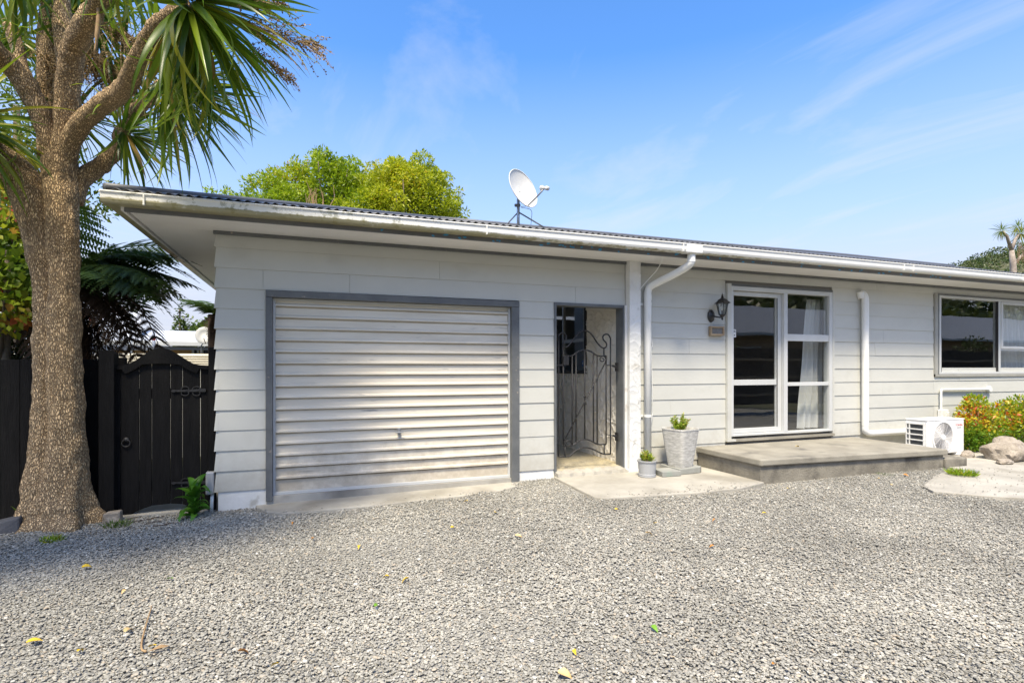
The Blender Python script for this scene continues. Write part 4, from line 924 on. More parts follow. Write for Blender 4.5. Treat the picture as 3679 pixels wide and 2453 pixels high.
SPC = (4.66, -.42)
spot = thing('small_pot', 'small round grey glazed pot at the foot of the downpipe', 'pot', (SPC[0], SPC[1], .085))
g = MB(); g.lathe([(.0,.086),(.098,.086),(.104,.092),(.104,.104),(.099,.108),(.103,.112),(.103,.120),(.098,.124),(.106,.20),(.110,.262),(.120,.268),(.122,.282),(.112,.284),(.106,.270),(.103,.25)], (SPC[0],SPC[1],0), 36); adopt(spot, g.build('pot', M['potgrey'], smooth=True, autosm=40))
g = MB(); g.lathe([(.0,.252),(.104,.256)], (SPC[0],SPC[1],0), 24); adopt(spot, g.build('soil', M['soil']))
tuft('potted_plant', (SPC[0]+.0, SPC[1], .26), .095, .145, 900, .024, M['succ'], 'small yellow-green plant growing in the round grey pot', 'plant', M['dry'])
g = MB(); g.tube([(4.80+.04*math.cos(t)*(1+.1*math.sin(3*t)), -.30+.03*math.sin(t), .11+.018*t/6.283+.015*math.sin(t*2)) for t in np.linspace(0, 12.5, 40)], .010, 6); g.tube([(4.79,-.31,.11),(4.785,-.33,.25)], .011, 6); o = g.build('blue_hose', M['bluehose'], smooth=True); tag(o, 'short blue hose tucked behind the small grey pot', 'hose')
def slab(pts, z0, z1, label):
    g = MB(); g.prism(pts, z0, z1); o = g.build('paving_slab', M['paver'], bevel=.008); tag(o, label, 'paver', 'loose paving slabs by the wall'); return o
slab([(4.83,-.30),(4.80,-.535),(5.06,-.55),(5.06,-.31)], .086, .150, 'pale green tinged paving slab between the small pot and tall planter')
slab([(5.07,-.12),(5.07,-.50),(5.40,-.475),(5.46,-.43),(5.42,-.13)], .086, .160, 'grey paving slab under the tall white planter')

# ------------------------------------------------------------------ heat pump
hp_ = thing('heat_pump', 'white heat pump outdoor unit at the end of the patio step', 'heat pump', (9.6, -.65, .15))
AX0, AX1, AY0, AY1, AZ0, AZ1 = 9.13, 9.955, -.80, -.50, .145, .645
g = MB(); g.box(AX0,AX1,AY0,AY1,AZ0,AZ1-.016); adopt(hp_, g.build('casing', M['plastic'], bevel=.012))
g = MB(); g.box(AX0-.006,AX1+.006,AY0-.006,AY1+.006,AZ1-.018,AZ1); adopt(hp_, g.build('lid', M['plastic'], bevel=.006))
fc = (AX0+.335, (AZ0+AZ1)/2-.012); FR_ = .222
g = MB(); g.lathe([(FR_+.012,0),(FR_+.010,-.014),(FR_-.006,-.018),(FR_-.01,-.004),(FR_-.012,0)], (fc[0],AY0,fc[1]), 48, 'y'); adopt(hp_, g.build('fan_surround', M['plastic'], smooth=True))
g = MB(); g.lathe([(FR_-.004,-.003),(FR_-.004,-.005),(.0,-.005)], (fc[0],AY0,fc[1]), 40, 'y'); adopt(hp_, g.build('fan_shade_disc', M['ink']))  # dark disc on the casing, coloured as the shade behind the grille
g = MB()
for k in range(21):
    r_ = .042+k*.0086; g.tube([(fc[0]+r_*math.cos(t), AY0-.012, fc[1]+r_*math.sin(t)) for t in np.linspace(0, 6.283, 41)[:-1]], .0017, 4, closed=True)
for k in range(12):
    a = k*math.pi/6; g.tube([(fc[0]+.04*math.cos(a), AY0-.009, fc[1]+.04*math.sin(a)), (fc[0]+.216*math.cos(a+.5), AY0-.009, fc[1]+.216*math.sin(a+.5))], .003, 4)
adopt(hp_, g.build('fan_grille', M['grille']))
g = MB(); g.lathe([(.044,-.008),(.042,-.018),(.034,-.021),(.0,-.022)], (fc[0],AY0,fc[1]), 24, 'y'); adopt(hp_, g.build('hub', M['plastic'], smooth=True))
g = MB(); g.box(AX0-.003,AX0-.001,AY0+.045,AY1-.02,AZ0+.03,AZ1-.06); adopt(hp_, g.build('coil', M['dark']))
for k in range(6):
    z_ = AZ0+.035+k*.078; g = MB(); g.box(AX0-.014,AX0-.0035,AY0+.035,AY1-.012,z_,z_+.018); adopt(hp_, g.build('side_slat', M['plastic'], bevel=.003))
g = MB(); g.box(AX0-.013,AX0-.003,AY0+.035,AY0+.05,AZ0+.03,AZ1-.04); g.box(AX0-.013,AX0-.003,AY1-.07,AY1-.055,AZ0+.03,AZ1-.04); g.box(AX0-.013,AX0-.003,AY1-.027,AY1-.012,AZ0+.03,AZ1-.04); adopt(hp_, g.build('side_frame', M['plastic']))
text_obj('logo', 'TOSHIBA', .040, M['red'], hp_, (AX1-.118, AY0-.0015, AZ1-.095), (R(90), 0, 0), .0004)
text_obj('lettering', 'INVERTER', .022, M['ink'], hp_, (AX1-.118, AY0-.0015, AZ1-.135), (R(90), 0, 0), .0003)
g = MB(); g.box(AX1-.15,AX1-.04,AY0-.0008,AY0,AZ0+.06,AZ0+.11); adopt(hp_, g.build('rating_label', M['grille']))
for x in (AX0+.12, AX1-.12):
    g = MB(); g.hexa([(x-.05,AY0-.03,.11),(x+.05,AY0-.03,.11),(x+.05,AY1+.03,.11),(x-.05,AY1+.03,.11),(x-.035,AY0-.02,AZ0),(x+.035,AY0-.02,AZ0),(x+.035,AY1+.02,AZ0),(x-.035,AY1+.02,AZ0)]); adopt(hp_, g.build('foot', M['grille'], bevel=.004))
cdt = thing('conduit', 'thin white conduit with isolator box above the heat pump', 'conduit', (10.7, -.05, .6))
g = MB(); g.tube([(10.672,-.06,.70)]+spline([(10.672,-.06,.99),(10.676,-.06,1.018),(10.69,-.06,1.028),(10.72,-.06,1.03)], 4)+[(11.93,-.06,1.018)], .0185, 10); g.lathe([(.052,-.03),(.052,-.07),(.046,-.078),(.0,-.078)], (11.97,0,1.018), 16, 'y'); adopt(cdt, g.build('pipe', M['pvc'], smooth=True, autosm=40))
g = MB(); g.box(10.63,10.80,-.10,-.03,.53,.70); g.box(10.74,10.80,-.115,-.10,.575,.66); adopt(cdt, g.build('isolator', M['plastic'], bevel=.008))

# ------------------------------------------------------------------ bushes and rocks on the right
def bush(c, blobs, n, size, m, label, cat, name, group=None, wood=True, wid=.45):
    t = thing(name, label, cat, c, group)
    pos, dr = blob_points(blobs, n, .45)
    d_ = dr*.8+rng.normal(size=dr.shape)*.7+np.array([0,0,.25])
    big = np.sin(pos[:, 0]*9)+np.sin(pos[:, 1]*11+1)+np.sin(pos[:, 2]*10+2)
    tint = np.clip(.42+.16*big+rng.normal(0, .22, len(pos)), 0, 1)
    leaf_obj('foliage', pos, d_, rng.uniform(.7, 1.3, len(pos))*size, m, t, 'stuff', wid, tint)
    if wood:
        g = MB()
        for (bc, br) in blobs:
            for k in range(7):
                e_ = Vector(bc)+Vector((random.uniform(-1, 1)*br[0]*.8, random.uniform(-1, 1)*br[1]*.8, random.uniform(-.2, 1.0)*br[2])); b0_ = Vector((c[0]+random.uniform(-.1, .1), c[1]+random.uniform(-.06, .06), c[2])); g.tube([b0_, b0_.lerp(e_, .5)+Vector((0,0,.05)), e_], [.008,.006,.003], 5)
        adopt(t, g.build('stem', M['dry'], kind='stuff'))
    return t
bush((10.75,-.55,.11), [((10.45,-.55,.40),(.28,.26,.24)),((10.75,-.50,.58),(.30,.26,.28)),((11.0,-.5,.45),(.3,.28,.3)),((10.62,-.72,.28),(.26,.2,.18)),((10.85,-.45,.84),(.22,.14,.12)),((10.35,-.6,.26),(.16,.2,.14))], 4800, .060, M['nandina'], 'yellow and red leaved bush beside the heat pump', 'bush', 'nandina_bush')
bush((11.75,-.5,.11), [((11.55,-.5,.55),(.34,.3,.3)),((11.95,-.5,.60),(.4,.3,.32)),((11.7,-.72,.36),(.35,.2,.24)),((12.4,-.5,.5),(.45,.3,.36))], 4800, .060, M['nandina'], 'yellow and orange leaved bush at the far right under the window', 'bush', 'nandina_bush')
def rock(c, r_, seed, m, label, name='rock', cat='rock', group=None, fl=.7):
    bm = bmesh.new(); bmesh.ops.create_icosphere(bm, subdivisions=4, radius=1)
    for vv in bm.verts:
        p = vv.co.copy(); q = 1+.34*noise.noise(p*1.1+Vector((seed, 0, 0)))+.14*noise.noise(p*2.6+Vector((0, seed, 0)))+.05*noise.noise(p*7)
        cr_ = .10*abs(noise.noise(p*1.9+Vector((seed, seed, 0)))); q -= cr_
        vv.co = Vector((p.x*q*r_[0], p.y*q*r_[1], p.z*q*r_[2]))
    me = bpy.data.meshes.new(name); bm.to_mesh(me); bm.free(); me.shade_smooth(); me.set_sharp_from_angle(angle=R(32)); me.materials.append(m)
    o = bpy.data.objects.new(name, me); COL.objects.link(o); o.location = c; tag(o, label, cat, group); return o
def prj(px_, py_, z_):
    a, b_ = (px_-CX)/FPX, -(py_-CY)/FPX; wx, wy = a*cs+sn, -a*sn+cs; t = (z_-CAMZ)/b_; return Vector((CAMX+wx*t, CAMY+wy*t, z_))
p = prj(3672, 1655, .11); rock((p.x+.1, p.y+.2, .20), (.36,.26,.21), 3.3, M['rock'], 'large pale weathered rock in front of the yellow bushes')
p = prj(3605, 1660, .11); rock((p.x-.02, p.y-.02, .125), (.13,.08,.035), 5.1, M['rock'], 'flat white stone at the foot of the large rock', 'stone', 'stone')
p = prj(3475, 1640, .11); rock((p.x, p.y, .14), (.09,.07,.06), 8.2, M['rock'], 'small stone between heat pump foot and bush', 'stone', 'stone')
g = MB(); p = prj(3470, 1696, .11); g.box(p.x-.16,p.x+.16,p.y-.06,p.y+.06,.108,.135); o = g.build('paving_slab', M['paver'], bevel=.006); tag(o, 'low concrete slab lying at the end of the patio step', 'paver')

# ------------------------------------------------------------------ weeds, blocks and litter
def blade_mesh(name, ln_, wd_, bend, m, nseg=7, fold=.18, twist=0., tip=.0):
    g = MB(); 
    for i in range(nseg+1):
        t = i/nseg; a = bend*t*t; x_ = ln_*(t-.33*a*a*t*.3)*math.cos(a*.5); z_ = -ln_*t*math.sin(a*.55)
        wv = wd_*(min(1, .45+2.2*t) if t < .25 else 1)*(1-max(0, (t-.35)/.65)**1.6)*.5+.0006; tw = twist*t
        for s_ in (-1, 0, 1): g.v.append((x_, s_*wv*math.cos(tw), z_+(abs(s_)*wv*fold*2)+s_*wv*math.sin(tw)))
    for i in range(nseg):
        for k in (0, 1): a = i*3+k; g.f.append((a, a+1, a+4, a+3))
    me = bpy.data.meshes.new(name); me.from_pydata(g.v, [], g.f); me.shade_smooth(); me.materials.append(m); return me
def orient(d, roll=0):
    d = Vector(d).normalized(); z = Vector((0,0,1)); y = z.cross(d); y = y.normalized() if y.length > 1e-4 else Vector((0,1,0)); z2 = d.cross(y)
    mtx = Matrix((d, y, z2)).transposed(); return mtx @ Matrix.Rotation(roll, 3, 'X')
wl_ = thing('weed_plant', 'leafy green weed growing between the black gate and house corner', 'weed', prj(870, 1868, .0))
wm_ = [blade_mesh('leaf', .22, .085, b_, M['weed'], 7, .22, .1) for b_ in (.7, 1.1, 1.5)]
c0 = Vector((-.17,-.18,.0))
for k in range(26):
    a = k*2.4; el = R(80-58*(k/26)**.7); s_ = random.uniform(.55, 1.05); o = bpy.data.objects.new('leaf', wm_[k % 3]); COL.objects.link(o)
    hgt = .26*(1-k/26)**1.2; d_ = Vector((math.cos(a)*math.cos(el), math.sin(a)*math.cos(el), math.sin(el)))
    o.matrix_world = Matrix.Translation(c0+Vector((0,0,hgt))) @ (orient(d_, random.uniform(-.4, .4)).to_4x4()) @ Matrix.Scale(s_, 4); adopt(wl_, o)
g = MB(); g.tube([c0+Vector((0,0,-.03)), c0+Vector((.01,0,.3))], .006, 5); adopt(wl_, g.build('stem', M['grass']))
def grass(c, r_, n, h, label, name='grass_tuft', m=None):
    c = Vector(c); pos = []; d_ = []
    for _ in range(n):
        a = random.uniform(0, 6.283); q = r_*random.random()**.6; pos.append((c.x+q*math.cos(a), c.y+q*math.sin(a), c.z-.004)); d_.append((random.gauss(0, .5)+.8*math.cos(a)*q/r_, random.gauss(0, .5)+.8*math.sin(a)*q/r_, 1))
    o = leaf_obj(name, pos, d_, rng.uniform(.5, 1.2, n)*h, m or M['grass'], None, None, .12); tag(o, label, 'grass'); return o
p = prj(3455, 1705, .10); grass(p, .13, 340, .085, 'green weed at the front corner of the patio step', 'weed_clump', M['weed'] and M['succ'])
p = prj(1605, 1728, .06); grass(p, .03, 40, .07, 'tiny grass tuft at the garage door sill')
grass(prj(190, 1945, .0), .07, 150, .06, 'small green weed in the gravel in front of the tree', 'weed_clump', M['succ'])
grass(prj(420, 1890, .0), .10, 130, .06, 'low grass by the pale block near the tree')
grass(prj(115, 1850, .05), .05, 40, .14, 'thin grass at the left foot of the tree')
grass(prj(2690, 1745, .06), .07, 50, .03, 'moss tuft at the front left corner of the patio step')
grass(prj(3180, 1705, .10), .10, 60, .03, 'low grass along the front of the patio step')
p = prj(30, 1925, .0); g = MB(); g.hexa([(p.x-.14,p.y-.02,-.02),(p.x+.06,p.y+.02,-.02),(p.x+.05,p.y+.2,-.02),(p.x-.16,p.y+.16,-.02),(p.x-.12,p.y+.02,.10),(p.x+.055,p.y+.04,.14),(p.x+.05,p.y+.17,.145),(p.x-.14,p.y+.14,.11)]); o = g.build('stone_block', M['darkrock'], bevel=.012); tag(o, 'dark stone block at the left foot of the cabbage tree', 'block')
p = prj(405, 1878, .0); g = MB(); g.hexa([(p.x-.09,p.y,-.02),(p.x+.055,p.y+.01,-.02),(p.x+.05,p.y+.12,-.02),(p.x-.08,p.y+.12,-.02),(p.x-.08,p.y+.01,.085),(p.x+.05,p.y+.02,.095),(p.x+.045,p.y+.11,.095),(p.x-.07,p.y+.11,.085)]); o = g.build('stone_block', M['rock'], bevel=.012); tag(o, 'pale broken concrete block between tree and black gate', 'block')
g = MB()
for k in range(9):
    p = prj(random.uniform(-60, 60), random.uniform(1800, 1860), .06); a = random.uniform(-.5, .5); g.tube([p, p+Vector((.3*math.cos(a), .3*math.sin(a)*.4, random.uniform(-.02, .12)))], .007, 5)
o = g.build('dry_sticks', M['dry']); o['kind'] = 'stuff'
g = MB()
for k in range(7):
    p = prj(random.uniform(390, 600), random.uniform(1868, 1895), .0); a = random.uniform(-.6, .6); g.tube([p+Vector((0,0,.01)), p+Vector((.06*math.cos(a), .06*math.sin(a), .02)), p+Vector((.12*math.cos(a), .10*math.sin(a+.5), .012))], .003, 4)
o = g.build('twigs', M['deadfrond']); o['kind'] = 'stuff'
# dry leaf stalk on the gravel
sp2 = [prj(x, y, .012) for x, y in [(545,2185),(525,2250),(510,2310),(510,2340),(525,2348)]]
ds = thing('dry_stalk', 'long curved brown stalk lying on the gravel at lower left', 'stalk', sp2[2])
g = MB(); g.tube([q+Vector((0,0,.012)) for q in spline(sp2, 6)], [.003+.003*k/24 for k in range(25)], 6); adopt(ds, g.build('stem', M['dry'], smooth=True))
q = prj(530, 2345, .015); g = MB(); g.add([q+Vector((0,0,.008)), q+Vector((.05,.03,.02)), q+Vector((.085,.035,.006)), q+Vector((.08,.0,.016)), q+Vector((.05,-.012,.02))], [(0,1,4),(1,2,3),(1,3,4)]); adopt(ds, g.build('husk', M['dry']))
cols_ = {'yellow': ((.62,.44,.03),(.55,.36,.03)), 'orange brown': ((.48,.22,.04),(.36,.15,.03)), 'green': ((.16,.34,.02),(.12,.26,.02)), 'pale tan': ((.58,.42,.20),(.5,.34,.14))}
lm = {k: mk('fallen_leaf_'+k.replace(' ', '_'), c[0], c[1], 30, .6) for k, c in cols_.items()}
LB = {k: [blade_mesh('fallen_leaf', .062, .030, b_, lm[k], 5, .3, tw) for b_, tw in ((.4, .5), (1.0, -.4), (.7, .9))] for k in cols_}
kk = list(cols_)
fallen = [(95,2310,0,'yellow fallen leaf nearest the lower left corner'),(278,2340,0,'yellow fallen leaf left of the dry brown stalk near the bottom'),(295,2040,0,'yellow fallen leaf at the edge of the tree shadow below the trunk'),(620,2078,2,'green fallen leaf on gravel below the garage corner'),
 (1055,1880,1,'orange leaf on gravel just off the middle of the garage apron'),(1290,1970,0,'yellow fallen leaf below the middle of the garage door'),(1345,2190,2,'green fallen leaf farthest forward on the middle gravel'),(1395,2083,0,'left one of two yellow leaves close together in mid gravel'),(1468,2090,0,'right one of two yellow leaves close together in mid gravel'),
 (560,2320,0,'small yellow fallen leaf right beside the dry brown stalk'),(855,2345,1,'orange brown leaf on foreground gravel right of the dry stalk'),(1000,2390,0,'yellow fallen leaf at the bottom edge below the garage door'),(1620,1912,0,'yellow fallen leaf in front of the right garage door post'),(1678,1816,0,'larger yellow leaf near the right end of the garage apron'),
 (1780,1860,0,'yellow leaf on gravel before the narrow wall beside the iron gate'),(2210,1855,0,'yellow leaf in front of the concrete path'),(2355,1905,0,'yellow leaf on gravel below the round grey pot'),(2570,1890,1,'orange leaf on gravel before the left corner of the patio step'),(2740,1865,0,'yellow leaf straight below the front left corner of the patio step'),
 (3160,1742,3,'upper pale leaf of three by the right part of the patio step'),(3200,1765,3,'lower pale leaf of three by the right part of the patio step'),(3245,1728,1,'orange leaf close to the right end of the patio step'),(2320,1940,3,'pale tan leaf on gravel well below the concrete path'),(2340,2268,2,'green fallen leaf farthest right in the foreground'),
 (2060,2350,0,'yellow leaf at the bottom middle of the foreground'),(2775,2405,1,'orange brown leaf at the bottom right of the foreground'),(2005,2430,3,'pale tan leaf cut close to the bottom edge in the middle'),(1120,1942,1,'brown leaf lying where the tree shadow ends on the gravel'),(450,2118,3,'pale tan leaf above the tip of the dry brown stalk'),
 (450,2270,3,'pale tan leaf just left of the dry brown stalk'),(1850,1945,3,'pale tan leaf in the middle of the gravel below the iron gate'),(2565,1985,1,'rusty leaf on the open gravel below the tall planter'),(2830,1770,0,'yellow leaf against the foot of the patio step')]
for i, (x, y, c_, lab) in enumerate(fallen):
    p = prj(x, y, .02); p.z = float(gz_(p.x, p.y))+.022
    o = bpy.data.objects.new('fallen_leaf', LB[kk[c_]][i % 3]); COL.objects.link(o)
    o.matrix_world = Matrix.Translation(p) @ Matrix.Rotation(random.uniform(0, 6.28), 4, 'Z') @ Matrix.Rotation(random.uniform(-.3, .3), 4, 'X') @ Matrix.Scale(random.uniform(.55, 1.15), 4)
    tag(o, lab, 'leaf', 'fallen leaves on the gravel')
o = bpy.data.objects.new('fallen_leaf', LB['yellow'][1]); COL.objects.link(o); o.location = prj(2860, 1602, TOP+.01); o['label'] = 'yellow fallen leaf on top of the patio step'; o['category'] = 'leaf'

# ------------------------------------------------------------------ cabbage tree
ct = thing('cabbage_tree', 'big cabbage tree with corky forked trunk and strap leaves beside the gate', 'tree', (-1.2, -.02, .02))
def limb(pts, name, seg=30, n=10, rough=.012, m=None, flare=0):
    """pts: (px, py, depth y, radius)"""
    P = [at(a, b_, c) for a, b_, c, r_ in pts]; rs_ = [p[3] for p in pts]
    c = spline(P, n); rr = []
    for i in range(len(pts)-1):
        for k in range(n): t = k/n; t = t*t*(3-2*t); rr.append(rs_[i]*(1-t)+rs_[i+1]*t)
    rr.append(rs_[-1]); g = MB(); g.tube(c, rr, seg)
    for i in range(len(g.v)):
        p = Vector(g.v[i]); ci = c[min(i//seg, len(c)-1)]; d_ = (p-ci)
        if d_.length < 1e-6: continue
        u_ = d_.normalized(); r_ = d_.length
        q = 1+rough/r_*(1.2*noise.noise(p*7)+.8*abs(noise.noise(p*19))+1.5*abs(noise.noise(Vector((p.x*17, p.y*17, p.z*2.6)))))+.10*noise.noise(Vector((u_.x*1.5, u_.y*1.5, p.z*1.6)))
        if flare: q += flare*max(0, 1-(p.z+.02)/.5)**2*(.30*math.sin(math.atan2(u_.y, u_.x)*5+1.3)+.25*noise.noise(u_*2.2))
        g.v[i] = tuple(ci+d_*q)
    o = g.build(name, m or M['bark'], smooth=True); adopt(ct, o); return o
limb([(232,1930,-.03,.33),(232,1885,-.03,.29),(232,1820,-.02,.225),(235,1720,-.02,.175),(236,1560,-.02,.138),(230,1300,-.02,.120),(229,1000,-.02,.110),(224,800,-.02,.120),(218,680,-.02,.128),(214,590,-.03,.125),(214,540,-.03,.08)], 'trunk', 44, 22, flare=.9)
limb([(182,1920,.0,.25),(176,1860,.0,.215),(170,1760,.0,.165),(170,1600,.02,.120),(173,1300,.03,.100),(170,1050,.03,.096),(155,880,.04,.125),(118,730,.06,.150),(60,620,.08,.135),(-30,545,.05,.125),(-150,460,.0,.11),(-260,330,-.1,.09)], 'trunk', 44, 22, flare=.9)
limb([(216,620,-.03,.10),(236,470,-.1,.092),(246,320,-.2,.088),(258,190,-.35,.083),(300,105,-.55,.078),(345,20,-.75,.07),(385,-90,-.95,.06)], 'limb', 26, 12)
limb([(222,590,-.03,.09),(262,490,-.15,.080),(330,405,-.4,.072),(405,352,-.7,.070),(450,312,-.9,.068),(486,240,-1.15,.060),(520,165,-1.35,.055),(580,85,-1.55,.05),(672,20,-1.75,.045)], 'limb', 26, 12)
limb([(208,590,-.03,.09),(165,450,-.08,.082),(100,320,-.15,.078),(45,245,-.22,.072),(0,200,-.3,.068),(-70,110,-.45,.06)], 'limb', 26, 12)
limb([(255,720,.02,.085),(290,650,.05,.074),(365,592,.05,.064),(425,545,.0,.056),(440,482,-.08,.056),(490,402,-.2,.052),(530,362,-.45,.046),(578,308,-.9,.04)], 'limb', 24, 12)
limb([(182,560,.2,.09),(174,420,.28,.082),(172,200,.34,.078),(182,20,.36,.07),(195,-110,.36,.06)], 'limb', 24, 10)
limb([(110,330,.1,.055),(75,240,.15,.05),(55,150,.18,.045),(35,90,.2,.04)], 'limb', 20, 8)
limb([(250,260,-.25,.07),(230,130,-.2,.066),(224,30,-.2,.06),(215,-90,-.25,.05)], 'limb', 22, 8)
BL = [blade_mesh('leaf', 1.0, random.uniform(.046, .064), b_, M['blade'], 9, .16, tw) for b_, tw in ((.15,.2),(.35,-.3),(.6,.3),(.9,-.2),(1.25,.4),(1.6,-.4),(.5,1.0),(1.0,-.9))]
# rosettes: centre, axis, leaf length, count, how many count as single leaves
p2 = lambda px_, py_, y: at(px_, py_, y)
ROS = [(p2(680,15,-1.75), (.35,-.2,.5), .86, 340, 130, -.45), (p2(585,300,-.95), (.6,-.1,-.1), .78, 250, 85, -.15), (p2(440,470,-.2), (.6,.1,-.2), .64, 110, 50, -.25), (p2(-150,430,-.25), (-.3,-.1,.4), .80, 120, 40),
       (p2(420,-170,-.8), (.1,-.2,.8), .70, 80, 15, -.5), (p2(30,-130,-.4), (-.2,0,.8), .7, 80, 15), (p2(215,-130,.3), (0,.2,.9), .85, 120, 0),
       (p2(40,120,.75), (-.3,.3,.5), .7, 90, 5), (p2(330,60,.75), (.2,.4,.5), .8, 110, 5), (p2(250,420,.85), (.2,.5,.2), .7, 90, 0), (p2(430,200,.4), (.3,.3,.4), .75, 100, 0, -.1),
       ] + [(Vector(q), (-.1,-.2,.9), .9, 170, 0) for q in ((-3.4,-3.5,4.2),(-2.7,-3.25,4.15),(-2.05,-3.1,4.25),(-1.4,-2.95,4.2),(-.8,-2.75,4.25),(-3.9,-3.9,4.2),(-2.4,-2.8,4.5),(-1.1,-2.5,4.5))]  # these last rosettes stay unseen, placed to shade the gravel
sv = []; sf = []; stint = []
def rosette(c, ax, ln_, n, nsingle, minx=-2):
    ax = Vector(ax).normalized(); base_q = ax.to_track_quat('Z', 'Y')
    ids = list(range(n)); random.shuffle(ids); singles = set(ids[:nsingle])
    for i in range(n):
        t = (i+.5)/n; th = i*2.39996+random.uniform(-.2, .2); ph = R(8)+R(150)*t**.85+random.uniform(-.08, .08)
        d_ = base_q @ Vector((math.sin(ph)*math.cos(th), math.sin(ph)*math.sin(th), math.cos(ph)))
        d_.z -= .35*t; d_.normalize()
        if d_.x < minx: continue
        bi = min(7, int(abs(random.gauss(.25+t*3.2, 1.0)))); s_ = ln_*random.uniform(.72, 1.08)*(.75+.25*min(1, t*4)); p = c+ax*(.14*(.5-t))+d_*.03
        mtx = Matrix.Translation(p) @ orient(d_, random.gauss(0, .5)).to_4x4() @ Matrix.Diagonal((s_, s_*random.uniform(.75, 1.1), s_, 1))
        if i in singles:
            o = bpy.data.objects.new('leaf', BL[bi]); COL.objects.link(o); o.matrix_world = mtx; adopt(ct, o)
        else:
            me = BL[bi]; o0 = len(sv); tt = min(1, max(0, random.gauss(.25+.45*t, .22)))
            for vv in me.vertices: sv.append(tuple(mtx @ vv.co)); stint.append(tt)
            for pl_ in me.polygons: sf.append(tuple(k+o0 for k in pl_.vertices))
for a_ in ROS: rosette(*a_)
me = bpy.data.meshes.new('leaves'); me.from_pydata(sv, [], sf); me.shade_smooth(); me.materials.append(M['blades'])
at_ = me.attributes.new('tint', 'FLOAT', 'POINT'); at_.data.foreach_set('value', np.array(stint, np.float32))
o = bpy.data.objects.new('leaves', me); COL.objects.link(o); adopt(ct, o); o['kind'] = 'stuff'
# limbs up to the rosettes out of frame
g = MB()
for e_ in (r__[0] for r__ in ROS[-8:]):
    s0 = at(-30, 545, .05); g.tube(spline([s0, s0.lerp(e_, .5)+Vector((0,-.1,.25)), e_], 6), [.07-.02*k/12 for k in range(13)], 10)
adopt(ct, g.build('limb', M['bark'], smooth=True))
def panicle(base, tipdir, ln_, nb, spread, name='seed_panicle', droop=.25, seeds=16):
    base = Vector(base); td = Vector(tipdir).normalized(); pos = []; dr = []; g = MB(); tint = []
    g.tube([base, base+td*ln_*.5, base+td*ln_+Vector((0,0,-.05))], [.008,.006,.003], 5)
    for k in range(nb):
        t = random.uniform(.12, 1); p0_ = base+td*ln_*t; d_ = (td*1.0+Vector((random.gauss(0, spread), random.gauss(0, spread), random.gauss(0, spread)))).normalized(); l2 = ln_*random.uniform(.25, .55)*(1.15-.5*t)
        pts = [p0_, p0_+d_*l2*.5, p0_+d_*l2+Vector((0,0,-droop*l2))]; g.tube(pts, [.0025,.002,.0012], 3)
        for j in range(seeds):
            f_ = random.uniform(.1, 1); q = pts[0].lerp(pts[1], f_*2) if f_ < .5 else pts[1].lerp(pts[2], f_*2-1)
            pos.append(tuple(q+Vector((random.gauss(0,.003), random.gauss(0,.003), random.gauss(0,.003))))); dr.append((random.gauss(0,1), random.gauss(0,1), random.gauss(0,1))); tint.append(min(1, max(0, random.gauss(.55, .25))))
    leaf_obj(name, pos, dr, .017, M['panicle'], ct, 'stuff', .8, np.array(tint)); o = g.build('panicle_stem', M['dry']); adopt(ct, o); o['kind'] = 'stuff'
panicle(at(800, 60, -1.7), at(1080, 150, -1.7)-at(800, 60, -1.7), .62, 60, .40)
panicle(at(830, 20, -1.75), at(960, 15, -1.6)-at(830, 20, -1.75), .42, 36, .42)
panicle(at(850, 130, -1.6), at(1000, 250, -1.5)-at(850, 130, -1.6), .4, 36, .38)
for (a_, b_, c_) in (((160,90),(300,200),.4), ((220,130),(420,260),.35), ((140,180),(190,250),.3), ((300,60),(420,120),.3), ((300,190),(400,300),.4)):
    panicle(at(*a_, c_), at(*b_, c_-.1)-at(*a_, c_), .66, 120, .6, droop=.5, seeds=22)
g = MB()                                                # dry dead flower stalks hanging below the rosettes
for k in range(70):
    p = at(random.uniform(600, 730), random.uniform(200, 400), -.8+random.uniform(-.2, .2)); d_ = Vector((random.gauss(0,.6), random.gauss(0,.4), random.gauss(-.5,.5))).normalized()
    g.tube(spline([p, p+d_*.08+Vector((0,0,.01)), p+d_*.15+Vector((random.gauss(0,.03),0,-.03)), p+d_*.2+Vector((random.gauss(0,.05),0,-.08))], 3), .0022, 4)
o = g.build('dead_stalks', M['dry']); adopt(ct, o); o['kind'] = 'stuff'
g = MB(); q = [at(350, 0, -.8), at(354, 60, -.8), at(348, 130, -.8), at(340, 190, -.8)]; g.tube(spline(q, 4), [.012]*4+[.016]*5+[.008]*4, 6); adopt(ct, g.build('dead_leaf', M['dry'], smooth=True))

